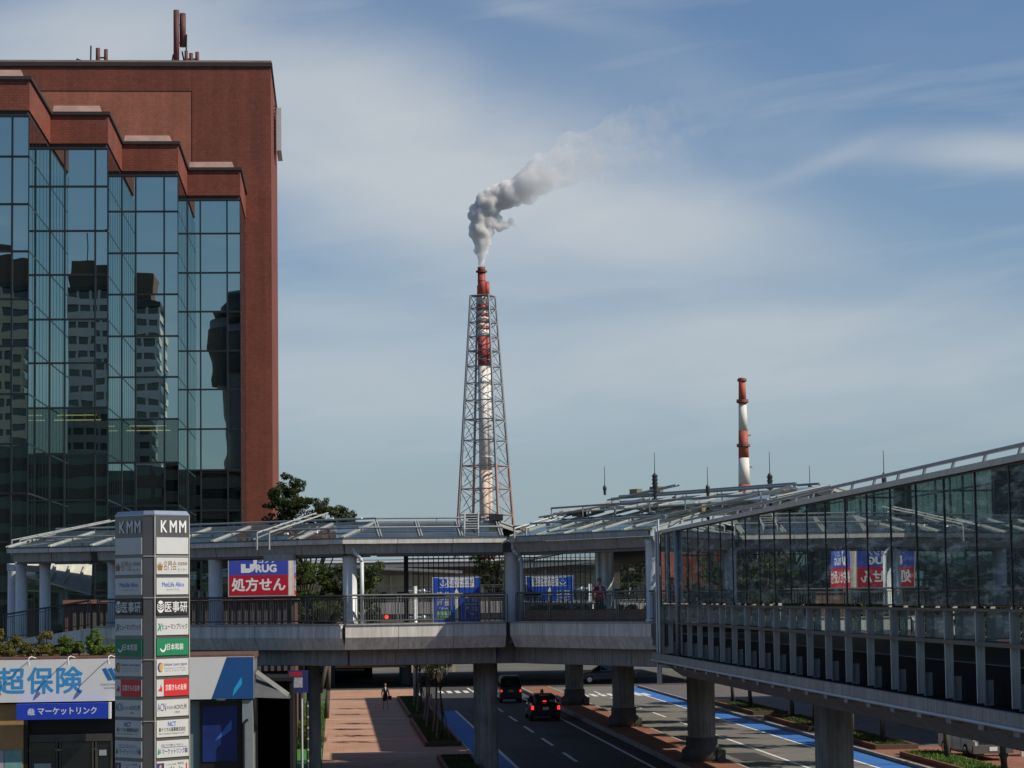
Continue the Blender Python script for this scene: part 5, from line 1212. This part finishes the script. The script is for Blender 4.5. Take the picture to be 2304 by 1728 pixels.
def vehicle(name, label, cat, loc, rz, paintm, body, cabin, W, wheels, wr, bits):
    t = thing(name, label, cat, loc); t.rotation_euler = (0, 0, rz)
    b = MB(); loft(b, [ringsec(*q) for q in body]); local_build(b, 'body', paintm, t, smooth=False)
    # cabin: (y, half width at belt, half width at roof, belt z, roof z); glass shell with painted roof
    g = MB(); secs = []
    for (y, wb, wt, zb, zr) in cabin: secs.append([(-wb, y, zb), (-wt - .02, y, zr - .08), (-wt + .1, y, zr), (wt - .1, y, zr), (wt + .02, y, zr - .08), (wb, y, zb)])
    loft(g, secs); local_build(g, 'cabin_glass', dark_glass, t)
    r_ = MB(); ys = [c for c in cabin if c[4] > cabin[0][3] + .25]
    rs_ = []
    for (y, wb, wt, zb, zr) in ys: rs_.append([(-wt - .025, y, zr - .085), (-wt + .09, y, zr + .012), (wt - .09, y, zr + .012), (wt + .025, y, zr - .085), (wt - .1, y, zr - .03), (-wt + .1, y, zr - .03)])
    loft(r_, rs_); local_build(r_, 'roof', paintm, t)
    for a, c in zip(cabin[:-1], cabin[1:]):
        for sg in (-1, 1):
            pl2 = MB(); pl2.bar((sg * (a[1] + .004), a[0], a[3]), (sg * (a[2] + .022), a[0], a[4] - .06), .07, .05); local_build(pl2, 'window_pillar', paintm, t)
    for sg in (-1, 1): c = cabin[-1]; pl2 = MB(); pl2.bar((sg * (c[1] + .004), c[0], c[3]), (sg * (c[2] + .022), c[0], c[4] - .06), .07, .05); local_build(pl2, 'window_pillar', paintm, t)
    for y in wheels:
        for sg in (-1, 1):
            wt = MB(); wt.tube((sg * (W - .20), y, wr), (sg * (W + .005), y, wr), wr, 20); w_ = local_build(wt, 'wheel', tyre_m, t)
            wt = MB(); wt.tube((sg * (W + .006), y, wr), (sg * (W + .02), y, wr), wr * .62, 14); local_build(wt, 'rim', chrome, t, w_)
    bits(t); return t
def bx(t, name, mat, *a, parent=None):
    m = MB(); m.box(*a); return local_build(m, name, mat, t, parent)
car_black = M('car_black', (.012, .012, .014), .25, var=0, coat=.6); van_white = M('van_white', (.62, .64, .62), .35, var=.04, coat=.4); kei_d = M('kei_dark', (.035, .035, .04), .3, var=.05, coat=.5)
def taxi_bits(t):
    for sg in (-1, 1):
        bx(t, 'tail_lamp', tail_red, sg * .74 - .07, sg * .74 + .07, -2.37, -2.30, .64, .86)
        bx(t, 'mirror', car_black, sg * .95 - .09, sg * .95 + .09, .62, .72, .92, 1.06)
    bx(t, 'brake_lamp', tail_red, -.10, .10, -1.72, -1.62, 1.06, 1.11)
    bx(t, 'bumper', car_black, -.84, .84, -2.42, -2.30, .32, .54)
    p = bx(t, 'number_plate', white_m, -.165, .165, -2.385, -2.365, .62, .785)
    bx(t, 'sticker', M('sticker', (.4, .45, .5), .5), .28, .55, -1.83, -1.80, 1.06, 1.16); bx(t, 'rear_visor', M('visor', (.45, .48, .5), .4), -.28, .28, -1.25, -1.15, 1.39, 1.43)
    m = MB(); m.lathe([(.10, 0), (.10, .05), (.085, .2), (.03, .23)], (0, .0, 1.48), 12); local_build(m, 'roof_lamp', M('taxi_lamp', (.55, .42, .03), .4, var=.05), t)
    m = MB(); m.ring((0, -.0, 1.55), .101, .006, .06, 12); local_build(m, 'lamp_band', black_m, t)
sed = [(-2.35, .74, .42, .88), (-2.28, .82, .28, .98), (-1.5, .85, .22, 1.0), (0, .86, .22, .98), (1.2, .85, .22, .95), (2.1, .80, .26, .82), (2.35, .70, .36, .70)]
cab = [(-1.75, .76, .60, .98, 1.02), (-1.15, .78, .60, .98, 1.44), (-.3, .79, .61, .97, 1.48), (.5, .79, .60, .96, 1.44), (1.25, .76, .55, .94, .98)]
vehicle('taxi', 'black taxi sedan with a yellow roof lamp and lit brake lamps', 'taxi', (11.75, 138.1, .0125), 0, car_black, sed, cab, .85, (-1.4, 1.4), .32, taxi_bits)
def kei_bits(t):
    for sg in (-1, 1): bx(t, 'tail_lamp', tail_red, sg * .63 - .05, sg * .63 + .05, -1.72, -1.66, .74, .88); bx(t, 'mirror', kei_d, sg * .82 - .07, sg * .82 + .07, 1.0, 1.1, 1.05, 1.22)
    bx(t, 'bumper', kei_d, -.70, .70, -1.76, -1.66, .32, .55); bx(t, 'number_plate', M('plate_yellow', (.55, .40, .02), .5), -.165, .165, -1.70, -1.675, .72, .885)
    bx(t, 'wiper', black_m, -.3, .25, -1.63, -1.60, 1.12, 1.14)
keib = [(-1.68, .68, .36, 1.02), (-1.6, .735, .26, 1.06), (0, .74, .22, 1.05), (1.2, .735, .24, 1.0), (1.62, .68, .32, .85)]
keic = [(-1.64, .69, .60, 1.04, 1.66), (-1.35, .70, .61, 1.04, 1.78), (0, .70, .62, 1.04, 1.80), (.8, .69, .58, 1.02, 1.70), (1.35, .66, .52, .99, 1.03)]
vehicle('kei_van', 'boxy dark minivan with lit tail lamps and a yellow number plate', 'van', (11.5, 160.9, .0125), 0, kei_d, keib, keic, .735, (-1.1, 1.15), .28, kei_bits)
def van_bits(t):
    for sg in (-1, 1):
        h = bx(t, 'headlight', M('headlight', (.55, .58, .6), .15, var=0), sg * .62 - .2, sg * .62 + .2, 2.28, 2.36, .80, .98); bx(t, 'mirror', van_white, sg * .98 - .08, sg * .98 + .08, 1.75, 1.86, 1.15, 1.42)
        bx(t, 'sliding_door_line', black_m, sg * .853 - .004, sg * .853 + .004, -.35, -.33, .4, 1.2); bx(t, 'door_line', black_m, sg * .853 - .004, sg * .853 + .004, .85, .87, .4, 1.2)
        bx(t, 'door_handle', chrome, sg * .856 - .01, sg * .856 + .01, .65, .8, .98, 1.02)
    bx(t, 'grille', black_m, -.58, .58, 2.30, 2.375, .66, .78); bx(t, 'chrome_bar', chrome, -.6, .6, 2.31, 2.385, .80, .88); bx(t, 'bumper', M('bumper_grey', (.10, .10, .10), .5), -.84, .84, 2.25, 2.42, .30, .62); bx(t, 'number_plate', white_m, -.165, .165, 2.425, 2.435, .40, .565)
    bx(t, 'wiper', black_m, -.5, .3, 2.16, 2.19, 1.16, 1.18)
vb = [(-2.34, .78, .36, 1.12), (-2.28, .845, .28, 1.16), (0, .85, .24, 1.16), (1.6, .845, .26, 1.14), (2.2, .82, .3, 1.06), (2.35, .74, .36, .96)]
vc = [(-2.30, .80, .68, 1.14, 1.86), (-2.1, .815, .70, 1.14, 1.95), (-.7, .82, .71, 1.14, 1.97), (.7, .82, .71, 1.14, 1.97), (1.35, .81, .67, 1.12, 1.90), (2.15, .77, .60, 1.06, 1.10)]
vehicle('delivery_van', 'white delivery van parked on the far pavement beside the grass bed', 'van', (26.35, 98.7, .1245), math.pi + R(3), van_white, vb, vc, .85, (-1.45, 1.4), .33, van_bits)
vehicle('parked_car', 'dark car crossing the junction far beyond the piers', 'car', (21.6, 193.0, .01), math.pi / 2, kei_d, sed, cab, .85, (-1.4, 1.4), .32, lambda t: None)

pw = thing('boundary_wall', 'pale panelled wall at the picture corner beside the white van', 'wall', (28.6, 99.2, .12))
for k in range(3): MB().box(28.3 + k * 1.2, 29.48 + k * 1.2, 98.6, 98.85, .1, 2.6).build('wall_panel', panel_m, pw)

sw = thing('shade_block', 'low grey block added behind the tall trees to shade the far pavement', 'building', (38, 128, 0))  # made-up block, its shadow darkens the far pavement
MB().box(36, 46, 104, 156, 0, 10.6).build('wall', M('block_grey', (.22, .21, .20), .8, var=.15, scale=.3), sw); MB().box(35.7, 46.3, 103.7, 156.3, 10.61, 11.0).build('parapet', fascia_g, sw)
for k in range(14):
    for z in (1.2, 4.4, 7.6): MB().box(35.9, 35.99, 105.5 + k * 3.6, 107.9 + k * 3.6, z, z + 1.7).build('window', dark_glass, sw)

# ================================================================== PLANTERS ON THE DECK
pbk = MBRICK('planter_brick', (.46, .25, .14), (.40, .20, .11), (.3, .22, .16), 6.0)
for i, (s_, lab) in enumerate(((.75, 'brick planter of flowers right beside the canopy column'), (2.2, 'second brick planter from the canopy column'), (3.8, 'third brick planter from the canopy column'), (5.5, 'brick planter of yellow flowers just left of the person'), (7.2, 'leafy brick planter right of the person'), (9.2, 'brick planter against the glazed walkway'))):
    p = hp(s_, 1.15, ZF); ang = math.atan2(hu.y, hu.x) + R(35)
    t = thing('deck_planter', lab, 'planter', p, 'planters behind the footbridge railing')
    MB().cbox(p, 1.05, .55, .52, ang).build('box', pbk, t); MB().cbox((p.x, p.y, p.z + .521), .97, .47, .03, ang).build('soil', soil, t)
    rg = np.random.default_rng(60 + i); v, f = leaves(rg, [(p.x + rg.uniform(-.35, .35), p.y + rg.uniform(-.25, .25), p.z + .62, .16) for _ in range(7)], 700, .09); v = v - np.array(p)
    me = bpy.data.meshes.new('foliage'); me.from_pydata(v.tolist(), [], f.tolist()); me.materials.append((leaf_bright, leaf_bright, leaf_mid, leaf_yel, leaf_mid, leaf_dark)[i]); o = bpy.data.objects.new('foliage', me); COL.objects.link(o); o.parent = t

# ================================================================== TREES IN PLACE
def P_(x, y, Y): return tuple(atY(x, y, Y))
tree('broadleaf_tree', 'broad dark tree rising behind the footbridge beside the red building', (-2.0, 136, .1),
     [(-3.0, 135.5, 12.2, 1.1, 1.6, 1.3), (-2.5, 135.5, 13.5, .7, .9, .8), (-1.6, 135.5, 12.1, 1.5, 1.8, .9), (-.2, 135.5, 11.6, 1.3, 1.5, .7), (.75, 135.5, 11.0, .75, 1.2, .55), (-2.8, 136, 10.3, 1.6, 1.8, .9)], 24000, .16, leaf_dark, 3, .20, 22, clumps=190, cr=.30)
tree('broadleaf_tree', 'leafy tree seen under the canopy beside the store sign', (-1.2, 133, .1), [(-1.5, 133, 7.9, 1.6, 1.6, 1.2), (.6, 133.4, 8.0, 1.3, 1.4, .9), (2.0, 133.5, 8.4, .8, 1.2, .6), (-1.0, 132.5, 6.4, 1.8, 1.5, .9)], 16000, .17, leaf_mid, 4, .18, 14, clumps=130, cr=.32)
tree('broadleaf_tree', 'low bushy tree behind the railing under the canopy', (-.6, 141, .1), [(-1.5, 141, 6.0, 2.2, 1.5, 1.5), (1.0, 141, 6.6, 1.6, 1.5, 1.3)], 7000, .22, leaf_dark, 5, .16, 9, clumps=50, cr=.5)
tree('broadleaf_tree', 'feathery dark tree beyond the bar screen near the person', (13.6, 210, .1), [(13.0, 210, 9.2, 2.0, 1.6, 1.6), (15.5, 210, 8.6, 2.0, 1.6, 1.8)], 5000, .3, leaf_dark, 6, .2, 9, clumps=40, cr=.6)
for i, (x, y) in enumerate(((4.95, 115.5), (5.0, 121.0), (4.9, 127.0), (5.0, 133.0), (4.95, 143.5), (5.0, 151.0))):
    lab = ('nearest', 'second', 'third', 'fourth', 'fifth', 'farthest')[i] + ' slim staked tree in the beds by the near cycle lane'
    t = tree('street_tree', lab, (x, y, .26), [(x - .1, y, 4.0, .8, .8, .7), (x + .3, y, 4.6, .6, .6, .5)], 900 + 250 * (i % 3), .15, (leaf_mid, leaf_yel, leaf_yel)[i % 3], 70 + i, .07, 8, 'young staked trees by the near cycle lane', clumps=22, cr=.26, fork=(x, y, 2.6))
    sk_ = MB()
    for a in (0, 2.1, 4.2): sk_.tube((x + .45 * math.cos(a), y + .45 * math.sin(a), .2), (x + .06 * math.cos(a), y + .06 * math.sin(a), 2.0), .03, 6)
    sk_.build('stake', M('stake_wood', (.22, .17, .11), .9, var=.2), t)
for i, (x, y) in enumerate(((24.6, 149), (24.5, 142), (24.6, 129.5), (24.5, 123), (24.6, 114.5), (24.5, 107.5), (24.5, 96), (24.6, 88), (27.5, 76), (28, 66), (28.5, 57))):
    lab = ('thin dark trunk tree at the far end of the far pavement', 'second street tree from the far end of the far pavement', 'third street tree from the far end of the far pavement', 'fourth street tree from the far end of the far pavement', 'street tree in the shaded bed before the sunlit bed', 'street tree at the near end of the shaded bed', 'street tree in front of the white van', 'street tree behind the glass right of the van', 'street tree behind the middle of the big glass panes', 'street tree behind the large panes near the picture edge', 'street tree behind the glass at the picture edge')[i]
    h = 6.3 + (i * 37 % 10) * .12
    t = tree('street_tree', lab, (x, y, .26), [(x, y, h, 2.0, 2.0, 1.7), (x + .9, y + .5, h + .9, 1.2, 1.4, 1.0), (x - .8, y - .6, h + .5, 1.3, 1.3, 1.1)], 6000, .24, leaf_dark, 90 + i, .13, 9, 'street trees on the far pavement', clumps=46, cr=.55, fork=(x, y, 4.0))
for i, (x, y) in enumerate(((30.5, 152), (30.8, 140), (30.2, 129), (30.6, 118), (30.4, 107), (31.5, 84), (33, 68), (34, 54))):
    lab = ('first', 'second', 'third', 'fourth', 'fifth', 'sixth', 'seventh', 'last')[i] + ' tall tree of the back row behind the far pavement, counted from the far end'
    tree('tall_tree', lab, (x, y, .12), [(x, y, 6.8, 2.6, 2.6, 2.0), (x + .9, y + .8, 8.2, 1.6, 1.8, 1.1), (x - 1.2, y - 1.0, 6.2, 1.6, 1.6, 1.5)], 7000, .26, leaf_dark, 140 + i, .17, 9, 'tall trees behind the far pavement', clumps=60, cr=.6, fork=(x, y, 4.2))
for i, (x, y, z, m, lab) in enumerate(((-1.5, 121, .55, leaf_bright, 'rounded bright green shrub beyond the turf path'), (-1.35, 117.5, .5, leaf_yel, 'brownish clipped shrub on the lawn'), (-1.2, 113.8, .5, leaf_mid, 'rounded shrub at the end of the turf path'))):
    tree('lawn_shrub', lab, (x, y, .1), [(x, y, z, .75, .9, .45)], 3500, .10, m, 120 + i, .03, 4, 'shrubs on the lawn', 'shrub', 30, .22)

# ================================================================== BEYOND THE FOOTBRIDGE
d2 = thing('far_footbridge', 'grey second footbridge crossing the road beyond the direction sign', 'footbridge', (0, 206, 0))
MB().box(-30, 34, 188.2, 226, 5.0, 5.78).build('deck', conc_d, d2)  # deck stretched far back and sideways to shade the street beneath
for k in range(21): MB().box(-30 + k * 3.02, -27.02 + k * 3.02, 188.0, 188.19, 5.8, 6.7).build('parapet_panel', panel_lo, d2)
railing(d2, [V((-29, 188.3, 6.72)), V((33, 188.3, 6.72))], 6.72, 7.95, dense=False, post=3.0)
for x in (-12, -3.2, -.6, 5.6): MB().lathe([(.55, 0), (.5, .2), (.5, 5)], (x, 196, 0), 20).build('pier', conc_d, d2, smooth=True)
sh_ = thing('far_shop_row', 'dark glass fronted row beneath the far footbridge', 'shop', (-12, 216, 0))
MB().box(-40, 3.2, 214, 225, 0, 4.9).build('wall', M('far_wall', (.07, .075, .08), .7, var=.2), sh_)
for k in range(12): MB().box(-32 + k * 2.9, -29.4 + k * 2.9, 213.9, 213.99, .4, 3.6).build('shop_window', dark_glass, sh_)
ts = thing('traffic_light', 'traffic light showing red under the far footbridge', 'traffic light', (3.5, 187.6, 5.4))
MB().box(2.95, 4.15, 187.4, 187.65, 5.35, 5.8).build('housing', steel_d, ts)
for x, m in ((3.15, M('lamp_green', (.01, .06, .04), .4, var=0)), (3.53, M('lamp_amber', (.08, .05, .01), .4, var=0)), (3.92, M('lamp_red_lit', (.6, .01, .01), .4, var=0, emit=(1, .03, .02), estr=3.0))): MB().tube((x, 187.39, 5.58), (x, 187.36, 5.58), .15, 14).build('lamp', m, ts)
MB().tube((3.5, 187.6, 5.8), (3.5, 188.1, 6.2), .05, 6).build('bracket', steel_g, ts)
tb = thing('terminal_building', 'long beige building with grey eaves far behind the footbridge', 'building', (20, 262, 0))
bei = M('beige_wall', (.50, .42, .28), .8, var=.1, scale=.4); mauve = M('mauve_band', (.24, .18, .19), .8, var=.1)
MB().box(-8, 60, 262, 280, 0, 9.55).build('wall', bei, tb); MB().box(-8, 60, 261.7, 280, 9.56, 10.35).build('upper_band', mauve, tb); MB().box(-9, 61, 259.5, 281, 10.36, 11.2).build('eaves', M('eaves_grey', (.17, .19, .21), .6, var=.1), tb); MB().box(-9, 61, 259.4, 259.49, 10.9, 11.1).build('gutter', white_m, tb)
for k in range(20):
    x = -6.5 + k * 3.3; w_ = MB().box(x, x + 2.1, 261.9, 261.99, 6.6, 7.7).build('window', dark_glass, tb); MB().box(x - .08, x + 2.18, 261.82, 261.89, 6.45, 6.58).build('sill', mauve, w_)
    MB().box(x + 2.5, x + 2.75, 261.6, 261.99, 0, 9.5).build('pilaster', M('pilaster', (.52, .46, .30), .8), tb)
rp2 = thing('platform_roof', 'low grey platform roof sloping behind the tree under the canopy', 'roof', (6, 232, 0))
MB().hexa([(-3, 228, 10.2), (12, 228, 9.3), (12, 236, 9.3), (-3, 236, 10.2), (-3, 228, 10.45), (12, 228, 9.55), (12, 236, 9.55), (-3, 236, 10.45)]).build('sheet', M('roof_sheet', (.22, .23, .23), .6, var=.1), rp2)
for x in (-2, 2.8, 7, 11): MB().box(x, x + .28, 229, 229.3, 0, 9.5).build('post', bei, rp2)

# ================================================================== BEHIND THE CAMERA: what the mirror glass looks back at
def tower_block(label, x0, x1, y1, h, depth, wallm, n, name='apartment_tower', pent=True):
    t = thing(name, label, 'building', ((x0 + x1) / 2, y1, 0)); fh = h / n
    MB().box(x0, x1, y1 - depth, y1 - .8, 0, h).build('wall', dark_glass, t)
    sl = MB(); pr_ = MB()
    for k in range(n): sl.box(x0 - .2, x1 + .2, y1 - depth - .2, y1, k * fh, k * fh + fh * .52)
    sl.build('balcony_band', wallm, t)
    for k in range(8): x = x0 + (x1 - x0) * k / 7; pr_.box(x - .25, x + .25, y1 - .79, y1 - .1, 0, h)
    pr_.build('partition', wallm, t)
    if pent:
        MB().box(x0 - .4, x1 + .4, y1 - depth, y1 + .2, h, h + 1).build('cornice', steel_d, t); MB().box(x0 + 3, x1 - 2, y1 - depth + 2, y1 - 2, h + 1, h + 6.5).build('penthouse', M('pent_brown', (.16, .10, .07), .8), t)
        for x in (x0 + 6, x0 + 9): MB().tube((x, y1 - 4, h + 6), (x, y1 - 4, h + 13), .15, 6).build('aerial', steel_d, t)
pale = M('tower_pale', (.70, .69, .66), .7, var=.08, scale=.2); tanw = M('tower_tan', (.68, .58, .42), .7, var=.08, scale=.2)
tower_block('striped pale apartment tower mirrored in the office glass', -57, -38.5, -183, 73, 20, pale, 24)
tower_block('tan striped apartment tower mirrored at the edge of the office glass', -92, -60, -176, 70, 20, tanw, 23)
tower_block('brown office block mirrored low in the office glass', -90, 14, -62, 30, 18, M('block_brown', (.10, .075, .06), .8, var=.15, scale=.2), 8, 'office_block', False)
ct = thing('round_tower', 'round flared tower mirrored in the last glass bay', 'building', (-17, -193, 0))
MB().lathe([(8.5, 0), (8.5, 40), (9.2, 55), (10.6, 68), (10.6, 70)], (-17, -193, 0), 40).build('shaft', M('round_grey', (.13, .14, .15), .5, var=.1, scale=.2), ct, smooth=True)
MB().lathe([(10.4, 57.5), (11.0, 66), (11.0, 68)], (-17, -193, 0), 40).build('window_band', M('round_band', (.05, .055, .06), .7), ct, smooth=True); MB().lathe([(9, 70), (10.2, 73), (10.2, 76), (7, 78)], (-17, -193, 0), 40).build('crown_ring', steel_d, ct, smooth=True)
for x in (-20, -15): MB().tube((x, -193, 77), (x, -193, 86), .25, 6).build('mast', steel_d, ct)
tower_block('brown brick block mirrored in the slanting side panes', 95, 112, 255, 24, 190, M('block_brick', (.20, .10, .07), .8, var=.15, scale=.2), 7, 'brick_block', False)

# the decks and what stands on them: nearer and smaller by the survey factor KS, seen from the eye point
for o in [q for q in list(COL.objects) if q.parent is None and q.get('category')]:
    n = o.name.split('.')[0]
    if n in ('footbridge', 'bar_screen', 'glass_canopy', 'junction_hall', 'glazed_walkway', 'lightning_mast', 'stair_landing', 'drug_store', 'drug_store_sign', 'ferry_sign', 'deck_planter') or (n == 'person' and 'red jacket' in o['label']):
        o.location = V((0, 0, HEYE)) + (o.location - V((0, 0, HEYE))) * KS; o.scale = (KS, KS, KS)
